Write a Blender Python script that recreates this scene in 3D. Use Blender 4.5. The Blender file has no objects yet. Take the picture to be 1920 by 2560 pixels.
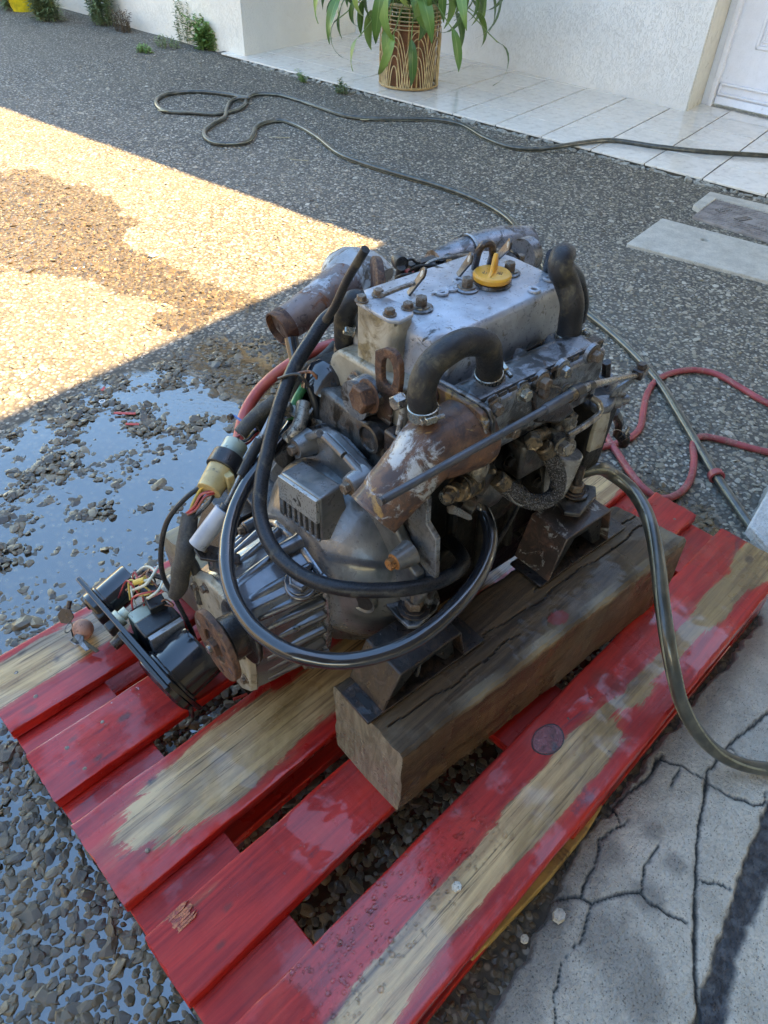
import bpy, bmesh, math, random
import numpy as np
from mathutils import Vector, Matrix, noise as mnoise
random.seed(7)
rng = np.random.default_rng(7)
scene = bpy.context.scene
COL = scene.collection
rad = math.radians

# ------------------------------------------------------------------ camera, sky, sun, exposure
CAM_F = 1769.35
CAM_C = Vector((-0.00901, -0.09067, 1.10785))
CAM_R = ((0.71367, -0.69977, 0.03152), (-0.45991, -0.50205, -0.73241), (0.52835, 0.50821, -0.68013))
cam = bpy.data.cameras.new('camera')
cam_ob = bpy.data.objects.new('camera', cam)
COL.objects.link(cam_ob)
rx, ry, rz = (Vector(r).normalized() for r in CAM_R)
m = Matrix((rx, -ry, -rz)).transposed().to_4x4()
m.translation = CAM_C
cam_ob.matrix_world = m
cam.sensor_fit = 'VERTICAL'
cam.sensor_height = 24.0
cam.lens = CAM_F / 2560 * 24.0
cam.clip_start = 0.02
cam.clip_end = 300
scene.camera = cam_ob

SUN_EL, SUN_AZ = rad(50), rad(-45)      # azimuth measured from +X towards +Y
world = bpy.data.worlds.new('World')
scene.world = world
world.use_nodes = True
wn = world.node_tree.nodes
sky = wn.new('ShaderNodeTexSky')
sky.sky_type = 'NISHITA'
sky.sun_disc = False
sky.sun_elevation = SUN_EL
sky.sun_rotation = math.pi / 2 - SUN_AZ
sky.altitude = 200
sky.air_density = 1.15
sky.dust_density = .4
sky.ozone_density = 1.0
bg = wn['Background']
bg.inputs['Strength'].default_value = 0.15
hs = wn.new('ShaderNodeHueSaturation')
hs.inputs['Saturation'].default_value = 1.3
world.node_tree.links.new(sky.outputs[0], hs.inputs['Color'])
world.node_tree.links.new(hs.outputs[0], bg.inputs['Color'])
sd = bpy.data.lights.new('sun', 'SUN')
sd.energy = 3.5
sd.angle = rad(0.53)
sd.color = (1.0, 0.89, 0.60)
so = bpy.data.objects.new('sun', sd)
COL.objects.link(so)
sdir = Vector((math.cos(SUN_EL) * math.cos(SUN_AZ), math.cos(SUN_EL) * math.sin(SUN_AZ), math.sin(SUN_EL)))
so.rotation_euler = sdir.to_track_quat('Z', 'Y').to_euler()
so.location = sdir * 20
vs = scene.view_settings
vs.view_transform = 'Standard'
vs.look = 'None'
vs.gamma = 1
vs.exposure = 3.0
vs.use_white_balance = True
vs.white_balance_temperature = 9800
vs.white_balance_tint = 19
vs.use_curve_mapping = False
scene.cycles.max_bounces = 8
scene.cycles.use_denoising = True

# ------------------------------------------------------------------ frames and small helpers
# engine frame: u along the crankshaft (gearbox to front), v to the left, w up; origin between the timbers
EA = rad(-5.0)
EO = Vector((0.33, 0.45, 0.0))
EU = Vector((math.cos(EA), math.sin(EA), 0))
EV = Vector((-math.sin(EA), math.cos(EA), 0))
EW = Vector((0, 0, 1))
def eye_ray(px, py):
    a, b = (px - 960) / CAM_F, (py - 1280) / CAM_F
    return rx * a + ry * b + rz
def G(px, py, z=0.0):
    """point of the horizontal plane z, seen at photo position px, py"""
    r = eye_ray(px, py)
    return CAM_C + r * ((z - CAM_C.z) / r.z)
def B(px, py, u=None, v=None, w=None):
    """the same for a plane of the engine frame; returns engine coordinates"""
    r = eye_ray(px, py)
    ax, val, o = (EU, u, EO) if u is not None else (EV, v, EO) if v is not None else (EW, w, Vector())
    p = CAM_C + r * ((val - ax.dot(CAM_C - o)) / ax.dot(r)) - EO
    return Vector((p.dot(EU), p.dot(EV), p.z))
def E2W(p):
    return EO + EU * p[0] + EV * p[1] + EW * p[2]

def setp(o, label=None, cat=None, group=None, kind=None):
    if label: o['label'] = label
    if cat: o['category'] = cat
    if group: o['group'] = group
    if kind: o['kind'] = kind
    return o
def thing(name, label, cat, loc=(0, 0, 0), rz_=0.0, group=None):
    o = bpy.data.objects.new(name, None)
    o.empty_display_size = 0.05
    COL.objects.link(o)
    o.location = loc
    o.rotation_euler = (0, 0, rz_)
    return setp(o, label, cat, group)
def copy_tree(o, parent=None):
    c = o.copy()
    COL.objects.link(c)
    c.parent = parent
    for ch in list(o.children):
        copy_tree(ch, c)
    return c

def catmull(pts, per=8):
    pts = [Vector(p) for p in pts]
    if len(pts) < 3:
        return pts
    P = [pts[0] * 2 - pts[1]] + pts + [pts[-1] * 2 - pts[-2]]
    out = []
    for i in range(1, len(P) - 2):
        p0, p1, p2, p3 = P[i - 1], P[i], P[i + 1], P[i + 2]
        # centripetal parametrisation keeps uneven spacing smooth
        t1 = max((p1 - p0).length, 1e-5) ** 0.5
        t2 = t1 + max((p2 - p1).length, 1e-5) ** 0.5
        t3 = t2 + max((p3 - p2).length, 1e-5) ** 0.5
        for k in range(per):
            t = t1 + (t2 - t1) * k / per
            A1 = p0 * ((t1 - t) / t1) + p1 * (t / t1)
            A2 = p1 * ((t2 - t) / (t2 - t1)) + p2 * ((t - t1) / (t2 - t1))
            A3 = p2 * ((t3 - t) / (t3 - t2)) + p3 * ((t - t2) / (t3 - t2))
            B1 = A1 * ((t2 - t) / t2) + A2 * (t / t2)
            B2 = A2 * ((t3 - t) / (t3 - t1)) + A3 * ((t - t1) / (t3 - t1))
            out.append(B1 * ((t2 - t) / (t2 - t1)) + B2 * ((t - t1) / (t2 - t1)))
    out.append(pts[-1])
    return out

def basis(axis):
    a = Vector(axis).normalized()
    h = Vector((0, 0, 1)) if abs(a.z) < 0.9 else Vector((1, 0, 0))
    x = h.cross(a).normalized()
    return x, a.cross(x).normalized(), a

class MB:
    """collects shapes; build() links them as ONE mesh object"""
    def __init__(self):
        self.v, self.f = [], []
    def add(self, vs_, fs_):
        n = len(self.v)
        self.v += [Vector(p) for p in vs_]
        self.f += [tuple(i + n for i in f) for f in fs_]
        return self
    def hexa(self, p):          # 8 points: bottom 4, top 4
        return self.add(p, [(3, 2, 1, 0), (4, 5, 6, 7), (0, 1, 5, 4), (1, 2, 6, 5), (2, 3, 7, 6), (3, 0, 4, 7)])
    def box(self, c, s, rot=None):
        c = Vector(c)
        q = [Vector((x * s[0] / 2, y * s[1] / 2, z * s[2] / 2)) for z in (-1, 1) for x, y in ((-1, -1), (1, -1), (1, 1), (-1, 1))]
        if rot is not None:
            q = [rot @ p for p in q]
        return self.hexa([c + p for p in q])
    def prism(self, poly, ext):
        ext = Vector(ext)
        n = len(poly)
        poly = [Vector(p) for p in poly]
        nrm = Vector()
        for i in range(n):
            nrm += (poly[i] - poly[0]).cross(poly[(i + 1) % n] - poly[0])
        if nrm.dot(ext) < 0:
            poly = poly[::-1]
        vs_ = poly + [p + ext for p in poly]
        fs_ = [tuple(range(n))[::-1], tuple(range(n, 2 * n))] + [(i, (i + 1) % n, (i + 1) % n + n, i + n) for i in range(n)]
        return self.add(vs_, fs_)
    def lathe(self, p, axis, prof, n=20, cap=True):
        """prof: (radius, height along axis)"""
        x, y, a = basis(axis)
        p = Vector(p)
        vs_, fs_ = [], []
        for r, h in prof:
            for i in range(n):
                t = 2 * math.pi * i / n
                vs_.append(p + a * h + (x * math.cos(t) + y * math.sin(t)) * r)
        for k in range(len(prof) - 1):
            for i in range(n):
                j = (i + 1) % n
                fs_.append((k * n + i, k * n + j, (k + 1) * n + j, (k + 1) * n + i))
        if cap:
            fs_.append(tuple(range(n))[::-1])
            fs_.append(tuple(range((len(prof) - 1) * n, len(prof) * n)))
        return self.add(vs_, fs_)
    def cyl(self, p0, p1, r0, r1=None, n=16, cap=True):
        p0, p1 = Vector(p0), Vector(p1)
        L = (p1 - p0).length
        return self.lathe(p0, p1 - p0, [(r0, 0), (r0 if r1 is None else r1, L)], n, cap)
    def tube(self, pts, r, n=12, per=8, cap=True, smooth=True):
        P = catmull(pts, per) if smooth else [Vector(p) for p in pts]
        rs = r if isinstance(r, (list, tuple)) else None
        T = [(P[min(i + 1, len(P) - 1)] - P[max(i - 1, 0)]).normalized() for i in range(len(P))]
        x, y, _ = basis(T[0])
        vs_, fs_ = [], []
        for i, p in enumerate(P):
            if i:
                x = (x - T[i] * x.dot(T[i])).normalized()
                y = T[i].cross(x)
            if rs:
                s = i / (len(P) - 1) * (len(rs) - 1)
                k = min(int(s), len(rs) - 2)
                rr = rs[k] + (rs[k + 1] - rs[k]) * (s - k)
            else:
                rr = r
            for k in range(n):
                t = 2 * math.pi * k / n
                vs_.append(p + (x * math.cos(t) + y * math.sin(t)) * rr)
        for i in range(len(P) - 1):
            for k in range(n):
                j = (k + 1) % n
                fs_.append((i * n + k, i * n + j, (i + 1) * n + j, (i + 1) * n + k))
        if cap:
            fs_.append(tuple(range(n))[::-1])
            fs_.append(tuple(range((len(P) - 1) * n, len(P) * n)))
        return self.add(vs_, fs_)
    def hexhead(self, p, axis, af, h, wr=None, wh=0.0015, dome=True):
        """hexagon bolt head, af across flats, on a washer"""
        p = Vector(p)
        a = Vector(axis).normalized()
        if wr:
            self.lathe(p, a, [(wr, 0), (wr, wh * .8), (wr * .93, wh)], 18)
            p = p + a * wh
        R_ = af / math.sqrt(3)
        x, y, _ = basis(a)
        ph = random.random()
        vs_ = [p + (x * math.cos(ph + math.pi * i / 3) + y * math.sin(ph + math.pi * i / 3)) * R_ for i in range(6)]
        vs_ += [q + a * h * .86 for q in vs_[:6]]
        vs_ += [p + a * h + (q - p - a * h * .86) * .84 for q in vs_[6:12]]
        vs_ += [p + a * h * .93 + (q - p - a * h * .86) * .5 for q in vs_[6:12]]
        fs_ = [(5, 4, 3, 2, 1, 0)] + [(i + k, (i + 1) % 6 + k, (i + 1) % 6 + k + 6, i + k + 6) for k in (0, 6, 12) for i in range(6)] + [(18, 19, 20, 21, 22, 23)]
        return self.add(vs_, fs_)
    def build(self, name, mat, parent=None, bevel=0, seg=2, angle=35, subdiv=0, rough=0.0):
        me = bpy.data.meshes.new(name)
        me.from_pydata([tuple(p) for p in self.v], [], self.f)
        me.update()
        if rough:
            for v in me.vertices:
                n = mnoise.noise_vector(v.co * 60)
                v.co += n * rough
        me.polygons.foreach_set('use_smooth', [True] * len(me.polygons))
        try:
            me.set_sharp_from_angle(angle=rad(angle))
        except Exception:
            pass
        me.materials.append(mat)
        o = bpy.data.objects.new(name, me)
        COL.objects.link(o)
        if parent is not None:
            o.parent = parent
        if bevel:
            b = o.modifiers.new('bevel', 'BEVEL')
            b.width = bevel
            b.segments = seg
            b.limit_method = 'ANGLE'
            b.angle_limit = rad(28)
        if subdiv:
            s = o.modifiers.new('sub', 'SUBSURF')
            s.levels = s.render_levels = subdiv
        return o

# ------------------------------------------------------------------ materials
class NT:
    def __init__(self, name):
        self.m = bpy.data.materials.new(name)
        self.m.use_nodes = True
        self.t = self.m.node_tree
        self.n = self.t.nodes
        self.b = self.n['Principled BSDF']
        self.tc = self.n.new('ShaderNodeTexCoord')
        self.obj = self.tc.outputs['Object']
    def link(self, a, b): self.t.links.new(a, b)
    def put(self, sock, val):
        if hasattr(val, 'is_linked'): self.link(val, sock)
        else: sock.default_value = val
    def map(self, scale=(1, 1, 1), rot=(0, 0, 0), loc=(0, 0, 0), vec=None):
        n = self.n.new('ShaderNodeMapping')
        n.inputs['Scale'].default_value = scale
        n.inputs['Rotation'].default_value = rot
        n.inputs['Location'].default_value = loc
        self.link(vec or self.obj, n.inputs[0])
        return n.outputs[0]
    def noise(self, scale, detail=6, rough=.55, dist=0, vec=None, out=0):
        n = self.n.new('ShaderNodeTexNoise')
        n.inputs['Scale'].default_value = scale
        n.inputs['Detail'].default_value = detail
        n.inputs['Roughness'].default_value = rough
        n.inputs['Distortion'].default_value = dist
        self.link(vec or self.obj, n.inputs['Vector'])
        return n.outputs[out]
    def voro(self, scale, feature='F1', out='Distance', vec=None, rnd=1.0):
        n = self.n.new('ShaderNodeTexVoronoi')
        n.feature = feature
        n.inputs['Scale'].default_value = scale
        n.inputs['Randomness'].default_value = rnd
        self.link(vec or self.obj, n.inputs['Vector'])
        return n.outputs[out]
    def ramp(self, fac, stops, interp='LINEAR'):
        n = self.n.new('ShaderNodeValToRGB')
        n.color_ramp.interpolation = interp
        e = n.color_ramp.elements
        while len(e) < len(stops): e.new(0.5)
        for i, (p, c) in enumerate(stops):
            e[i].position = p
            e[i].color = c if len(c) == 4 else (*c, 1)
        self.link(fac, n.inputs[0])
        return n.outputs[0]
    def step(self, fac, lo, hi):
        n = self.n.new('ShaderNodeMapRange')
        n.interpolation_type = 'SMOOTHSTEP'
        n.inputs['From Min'].default_value = lo
        n.inputs['From Max'].default_value = hi
        self.link(fac, n.inputs['Value'])
        return n.outputs[0]
    def mix(self, fac, a, b, mode='MIX'):
        n = self.n.new('ShaderNodeMix')
        n.data_type = 'RGBA'
        n.blend_type = mode
        self.put(n.inputs[0], fac)
        for s, v in ((n.inputs[6], a), (n.inputs[7], b)):
            if isinstance(v, tuple) and len(v) == 3: v = (*v, 1)
            self.put(s, v)
        return n.outputs[2]
    def fmix(self, fac, a, b):
        n = self.n.new('ShaderNodeMix')
        n.data_type = 'FLOAT'
        for s, v in ((n.inputs[0], fac), (n.inputs[2], a), (n.inputs[3], b)): self.put(s, v)
        return n.outputs[0]
    def math(self, op, a, b=0.0, clamp=False):
        n = self.n.new('ShaderNodeMath')
        n.operation = op
        n.use_clamp = clamp
        self.put(n.inputs[0], a)
        self.put(n.inputs[1], b)
        return n.outputs[0]
    def attr(self, name):
        n = self.n.new('ShaderNodeAttribute')
        n.attribute_name = name
        return n.outputs['Fac']
    def up(self, lo=.3, hi=.9):
        g = self.n.new('ShaderNodeNewGeometry')
        s = self.n.new('ShaderNodeSeparateXYZ')
        self.link(g.outputs['Normal'], s.inputs[0])
        return self.step(s.outputs[2], lo, hi)
    def bump(self, h, strength=.5, dist=.01, prev=None):
        n = self.n.new('ShaderNodeBump')
        n.inputs['Strength'].default_value = strength
        n.inputs['Distance'].default_value = dist
        self.link(h, n.inputs['Height'])
        if prev: self.link(prev, n.inputs['Normal'])
        return n.outputs[0]
    def done(self, color, rough=.5, metal=0.0, normal=None, coat=0.0, coat_rough=.05, spec=None, alpha=None, trans=None, coat_ior=1.5):
        b = self.b
        b.inputs['Coat IOR'].default_value = coat_ior
        if isinstance(color, tuple) and len(color) == 3: color = (*color, 1)
        self.put(b.inputs['Base Color'], color)
        self.put(b.inputs['Roughness'], rough)
        self.put(b.inputs['Metallic'], metal)
        if normal: self.link(normal, b.inputs['Normal'])
        self.put(b.inputs['Coat Weight'], coat)
        b.inputs['Coat Roughness'].default_value = coat_rough
        if spec is not None: b.inputs['Specular IOR Level'].default_value = spec
        if trans is not None: b.inputs['Transmission Weight'].default_value = trans
        return self.m

def grimy(name, base, layers=(), rough=.4, metal=0.0, bump=.25, bscale=60, coat=0.0, tone=.25, seed=0.0, spec=.5):
    """base colour with tonal drift, then layers (colour, scale, threshold, softness, rough, metal) by noise"""
    t = NT(name)
    vec = t.map(loc=(seed * 3.1, seed * 1.7, seed * 5.3))
    drift = t.noise(26, 6, vec=vec)
    dark = tuple(c * (1 - tone) for c in base)
    lite = tuple(min(1, c * (1 + tone * .7)) for c in base)
    col = t.mix(t.step(drift, .3, .7), dark, lite)
    r, me = rough, metal
    fine = t.noise(bscale * 2.2, 8, .68, vec=vec)
    r = t.fmix(t.step(fine, .35, .7), max(.03, rough * .7), min(1, rough * 1.35))
    h = fine
    for i, (c, sc, th, sf, lr, lm) in enumerate(layers):
        n = t.noise(sc * 2.1, 10, .68, .7, vec=t.map(loc=(i * 7.7 + seed, i * 2.3, seed * 2)))
        f = t.step(n, th - sf, th + sf)
        c2 = t.mix(t.step(t.noise(sc * 12, 5, vec=vec), .35, .65), tuple(x * .5 for x in c), c)
        col = t.mix(f, col, c2)
        r = t.fmix(f, r, lr)
        me = t.fmix(f, me, lm)
        h = t.math('ADD', h, t.math('MULTIPLY', f, -.35))
    return t.done(col, r, me, t.bump(h, bump, .002), coat, spec=spec)

RUST = (.20, .065, .025)
DRUST = (.07, .035, .022)
GRIME = (.014, .011, .009)
M = {}
M['block_paint'] = grimy('old_silver_grey_engine_paint', (.165, .175, .19), [(GRIME, 12, .52, .05, .35, 0), (DRUST, 26, .64, .04, .6, 0)], .33, .35, .35, coat=.25)
M['cover_paint'] = grimy('pale_grey_chipped_cover_paint', (.33, .355, .39), [((.19, .17, .15), 22, .61, .03, .5, 0), (GRIME, 12, .63, .03, .4, 0)], .36, .25, .3, coat=.2, seed=2)
M['beige_paint'] = grimy('greasy_beige_grey_paint', (.33, .30, .24), [((.20, .15, .08), 10, .56, .07, .45, 0), (GRIME, 22, .64, .04, .4, 0)], .4, .15, .3, seed=4)
M['aluminium'] = grimy('wet_cast_aluminium', (.28, .29, .31), [((.20, .20, .20), 6, .52, .1, .3, .5), (GRIME, 40, .68, .03, .4, 0)], .24, .7, .25, coat=.5, seed=6)
M['housing'] = grimy('satin_painted_housing', (.16, .158, .16), [((.10, .11, .105), 5, .55, .12, .4, .4), (GRIME, 70, .70, .03, .4, 0)], .34, .5, .22, coat=.4, seed=8)
M['gearbox'] = grimy('oily_grey_gearbox_casting', (.13, .137, .15), [(GRIME, 16, .62, .06, .22, 0), ((.10, .075, .05), 9, .62, .06, .4, 0)], .20, .55, .2, coat=.7, seed=9)
M['dark_iron'] = grimy('oily_black_cast_iron', (.012, .011, .010), [((.03, .022, .016), 20, .58, .06, .5, 0), ((.07, .06, .05), 30, .70, .03, .5, 0)], .5, 0, .5, coat=.0, seed=11, spec=.22)
M['grey_iron'] = grimy('dirty_grey_cast_block', (.10, .092, .085), [(GRIME, 14, .48, .08, .35, 0), (DRUST, 24, .6, .05, .6, 0)], .4, .3, .45, coat=.3, seed=12)
M['rust'] = grimy('flaking_orange_rust', (.125, .055, .030), [((.07, .03, .02), 22, .5, .06, .75, 0), ((.30, .14, .05), 60, .62, .05, .85, 0)], .7, .1, .7, bscale=120, seed=13)
M['rust_dark'] = grimy('dark_wet_rusty_steel', (.024, .016, .014), [((.07, .036, .022), 20, .56, .06, .5, 0), ((.02, .018, .018), 12, .56, .06, .3, .3), ((.28, .27, .26), 34, .69, .03, .4, 0)], .36, .3, .6, coat=.35, seed=14)
M['bracket'] = grimy('rusty_bracket_with_flaked_grey_paint', (.05, .035, .03), [((.11, .055, .04), 12, .52, .08, .6, 0), ((.33, .32, .30), 9, .56, .015, .5, 0)], .42, .2, .6, coat=.2, seed=15)
M['pipe_paint'] = grimy('flaked_pale_paint_over_rust', (.31, .33, .335), [((.17, .145, .12), 11, .53, .02, .6, 0), ((.12, .05, .025), 9, .62, .05, .75, 0), ((.05, .03, .025), 30, .66, .04, .7, 0)], .38, .15, .5, seed=17)
def elbow_material():
    t = NT('pale_painted_pipe_rusting_from_both_ends')
    r_ = t.attr('rusty')
    n = t.noise(30, 10, .7, .8)
    f = t.step(t.math('ADD', r_, t.math('MULTIPLY', t.math('SUBTRACT', n, .5), 1.5)), .42, .56)
    paint = t.mix(t.step(t.noise(60, 6, .7), .54, .60), (.34, .355, .36), (.17, .15, .13))
    rust = t.mix(t.step(t.noise(45, 9, .7, .6), .40, .60), (.13, .055, .028), (.045, .022, .018))
    rust = t.mix(t.step(t.noise(24, 8, .65, 1.0), .60, .68), rust, (.33, .17, .05))
    col = t.mix(f, paint, rust)
    col = t.mix(t.step(t.voro(240), .16, .08), col, (.03, .02, .018))
    return t.done(col, t.fmix(f, .32, .58), 0, t.bump(t.math('ADD', t.noise(200, 8, .7), t.math('MULTIPLY', f, -.5)), .6, .002), coat=.15)
M['elbow_pipe'] = elbow_material()
M['pipe_rust'] = grimy('purple_brown_rusty_pipe_with_grey_flakes', (.15, .11, .10), [((.34, .36, .38), 9, .56, .02, .4, .1), (RUST, 14, .60, .04, .7, 0), ((.05, .03, .03), 30, .62, .04, .6, 0)], .42, .15, .5, seed=18)
M['elbow_rust'] = grimy('brown_rust_with_ochre_streaks', (.10, .05, .032), [((.34, .19, .05), 12, .60, .06, .6, 0), ((.32, .33, .34), 14, .62, .03, .45, .1), ((.04, .022, .018), 30, .6, .05, .6, 0)], .5, .1, .6, coat=.2, seed=19)
M['steel'] = grimy('worn_steel', (.26, .25, .235), [((.13, .10, .08), 20, .58, .12, .5, .5)], .3, .85, .3, bscale=200, seed=20)
M['bolt_rust'] = grimy('brown_bolt_steel', (.16, .11, .08), [((.30, .28, .25), 90, .56, .05, .3, .8), (GRIME, 120, .62, .05, .6, 0)], .42, .5, .5, bscale=300, seed=21)
M['bolt_orange'] = grimy('orange_rusted_bolt', (.33, .12, .03), [((.09, .04, .02), 120, .56, .05, .8, 0)], .7, 0, .8, bscale=300, seed=22)
M['rubber'] = grimy('weathered_black_rubber', (.018, .019, .022), [((.08, .075, .065), 20, .60, .06, .75, 0), ((.006, .006, .006), 60, .62, .03, .4, 0)], .34, 0, .18, bscale=200, seed=23, spec=.3)
M['rubber_dusty'] = grimy('dusty_brown_black_rubber', (.020, .021, .024), [((.10, .085, .06), 12, .60, .1, .7, 0), ((.02, .02, .02), 30, .6, .05, .5, 0)], .45, 0, .3, bscale=150, seed=25, spec=.25)
M['rubber_wet'] = grimy('wet_black_rubber', (.014, .015, .018), [((.05, .05, .045), 60, .68, .03, .5, 0)], .16, 0, .12, bscale=90, coat=.7, seed=26)
M['cable_blue'] = grimy('dark_blue_grey_cable_sleeve', (.045, .05, .06), [((.12, .10, .08), 40, .62, .05, .6, 0)], .42, 0, .2, seed=27)
M['red_rubber'] = grimy('faded_red_cable_rubber', (.42, .060, .045), [((.20, .05, .04), 20, .6, .08, .5, 0)], .42, 0, .15, seed=28)
M['red_hose'] = grimy('dusty_red_air_hose', (.36, .055, .060), [((.42, .14, .12), 16, .56, .08, .6, 0)], .5, 0, .3, bscale=140, seed=29)
M['brass'] = grimy('dirty_brass', (.17, .125, .08), [(GRIME, 40, .52, .06, .5, 0)], .35, .8, .4, seed=30)
M['clamp'] = grimy('zinc_clamp_band', (.42, .39, .33), [((.25, .18, .10), 60, .62, .05, .5, .5)], .28, .9, .2, seed=31)
M['yellow'] = grimy('orange_yellow_plastic_cap', (.74, .33, .04), [((.40, .20, .05), 60, .66, .05, .5, 0)], .38, 0, .12, seed=32, tone=.12)
M['ivory'] = grimy('yellowed_plastic_connector', (.42, .30, .13), [((.16, .14, .09), 30, .6, .06, .5, 0)], .38, 0, .15, seed=33)
M['pale_green'] = grimy('pale_green_grey_plastic', (.34, .38, .30), [((.15, .15, .12), 40, .62, .05, .5, 0)], .4, 0, .15, seed=34)
M['plastic_black'] = grimy('glossy_black_plastic', (.012, .013, .016), [((.05, .05, .05), 30, .68, .04, .4, 0)], .16, 0, .06, coat=.5, seed=35)
M['plastic_matt'] = grimy('matt_black_plastic', (.012, .013, .015), [((.08, .075, .06), 24, .66, .06, .6, 0)], .38, 0, .15, seed=36)
M['gasket_and_hole_dark'] = grimy('black_gasket_and_hole_shade', (.012, .012, .012), [], .5, 0, .2)  # also stands in for the dark inside holes, slots and bores
M['ink'] = grimy('black_ink', (.02, .015, .01), [], .6, 0, 0)
M['sensor'] = grimy('dirty_zinc_sensor', (.26, .23, .19), [(GRIME, 60, .55, .06, .5, 0)], .35, .6, .3, seed=37)
M['tape'] = grimy('dusty_black_wiring_tape', (.030, .028, .025), [((.09, .08, .06), 30, .56, .08, .7, 0)], .6, 0, .6, bscale=180, seed=38)
for nm, c in dict(wire_red=(.40, .04, .04), wire_yellow=(.50, .33, .07), wire_white=(.50, .48, .38), wire_black=(.02, .02, .02), wire_brown=(.20, .07, .03), wire_blue=(.06, .13, .30), wire_green=(.05, .30, .12)).items():
    M[nm] = grimy(nm + '_insulation', c, [(GRIME, 40, .66, .05, .5, 0)], .36, 0, .1)
# ------------------------------------------------------------------ masks on the ground (world metres)
def vnoise(x, y, s, seed=0.0, oct_=3):
    """cheap value noise on arrays"""
    out = np.zeros_like(x, dtype=float)
    amp, tot = 1.0, 0.0
    for o in range(oct_):
        X, Y = x * s + seed * 13.7 + o * 5.1, y * s - seed * 7.3 + o * 9.7
        xi, yi = np.floor(X), np.floor(Y)
        fx, fy = X - xi, Y - yi
        fx, fy = fx * fx * (3 - 2 * fx), fy * fy * (3 - 2 * fy)
        def h(a, b):
            q = np.sin(a * 127.1 + b * 311.7 + 11.3) * 43758.5453
            return q - np.floor(q)
        out += amp * ((h(xi, yi) * (1 - fx) + h(xi + 1, yi) * fx) * (1 - fy) + (h(xi, yi + 1) * (1 - fx) + h(xi + 1, yi + 1) * fx) * fy)
        tot += amp
        amp *= .5
        s *= 2.03
    return out / tot
def seg_dist(x, y, a, b):
    ax, ay, bx, by = a[0], a[1], b[0], b[1]
    t = np.clip(((x - ax) * (bx - ax) + (y - ay) * (by - ay)) / max((bx - ax) ** 2 + (by - ay) ** 2, 1e-9), 0, 1)
    return np.hypot(x - ax - t * (bx - ax), y - ay - t * (by - ay))
def poly_sd(x, y, poly):
    """signed distance, positive inside"""
    ins = np.zeros(x.shape, bool)
    d = np.full(x.shape, 1e9)
    n = len(poly)
    for i in range(n):
        a, b = poly[i], poly[(i + 1) % n]
        d = np.minimum(d, seg_dist(x, y, a, b))
        c = ((a[1] > y) != (b[1] > y)) & (x < (b[0] - a[0]) * (y - a[1]) / ((b[1] - a[1]) or 1e-9) + a[0])
        ins ^= c
    return np.where(ins, d, -d)
def sstep(v, lo, hi):
    t = np.clip((v - lo) / (hi - lo), 0, 1)
    return t * t * (3 - 2 * t)
def line_dist(x, y, pts):
    d = np.full(x.shape, 1e9)
    for a, b in zip(pts[:-1], pts[1:]):
        d = np.minimum(d, seg_dist(x, y, a, b))
    return d
def gp(*p):
    return [tuple(G(a, b)[:2]) for a, b in p]

WET_POLY = [(-3, 1.9), (.36, 1.68), (1.0, 1.66), (1.42, 1.32), (1.30, .9), (1.35, .2), (1.2, -.6), (-3, -.6)]
PATCH = gp((-300, 460), (80, 425), (240, 465), (320, 560), (350, 640), (560, 690), (640, 760), (450, 850), (330, 760), (100, 690), (-300, 640))
DAMP = [(3.5, 5.2), (3.6, 1.0), (2.7, 1.25), (2.2, 2.1), (2.5, 3.1), (2.2, 4.8)]
def wet_fn(x, y):
    n = (vnoise(x, y, 5, 1) - .5) * .30 + (vnoise(x, y, 22, 2) - .5) * .09
    w = sstep(poly_sd(x, y, WET_POLY) + n, -.05, .04)
    p = sstep(poly_sd(x, y, PATCH) + n * .8, -.01, .02) * .62
    d = sstep(poly_sd(x, y, DAMP) + n * 2, -.3, .5) * .22
    w = w * np.where((y < .06) & (x > .15), .5, 1)
    return np.maximum(np.maximum(w, p), d)
def puddle_fn(x, y):
    e = 1 - np.hypot((x - .45) / .68, (y - 1.34) / .40)
    return sstep(e + (vnoise(x, y, 9, 4) - .5) * .6, -.30, .40)

# ------------------------------------------------------------------ ground materials
def mat_ground():
    t = NT('exposed_aggregate_asphalt')
    wet = t.attr('wet')
    v1 = t.voro(78, vec=t.map())
    vc = t.voro(78, out='Color')
    sep = t.n.new('ShaderNodeSeparateColor')
    t.link(vc, sep.inputs[0])
    stone = t.ramp(sep.outputs[0], [(0, (.12, .115, .105)), (.3, (.22, .21, .19)), (.55, (.31, .28, .225)), (.8, (.44, .41, .36)), (1, (.55, .52, .48))])
    edge = t.step(v1, .28, .52)
    col = t.mix(edge, stone, (.085, .078, .068))
    big = t.noise(1.6, 5)
    col = t.mix(t.math('MULTIPLY', t.step(big, .35, .7), .35), col, (.19, .17, .145))
    col = t.mix(1.0, col, (1.10, 1.02, .92), 'MULTIPLY')
    fine = t.noise(260, 3)
    col = t.mix(t.math('MULTIPLY', fine, .35), col, (.11, .10, .09))
    wcol = t.mix(1.0, col, (.44, .35, .19), 'MULTIPLY')
    wcol = t.mix(.55, wcol, (.030, .026, .021))
    col = t.mix(wet, col, wcol)
    h = t.math('MULTIPLY', t.math('SUBTRACT', .5, v1), t.fmix(wet, 1.0, .12))
    nrm = t.bump(h, .8, .006)
    nrm = t.bump(t.noise(30, 3), .10, .01, nrm)
    r = t.fmix(t.step(wet, .5, .95), .85, .035)
    t.b.inputs['IOR'].default_value = 1.4
    return t.done(col, r, 0, nrm, coat=t.math('MULTIPLY', t.step(wet, .6, 1), 1.0), coat_rough=.015, coat_ior=2.1)
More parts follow.
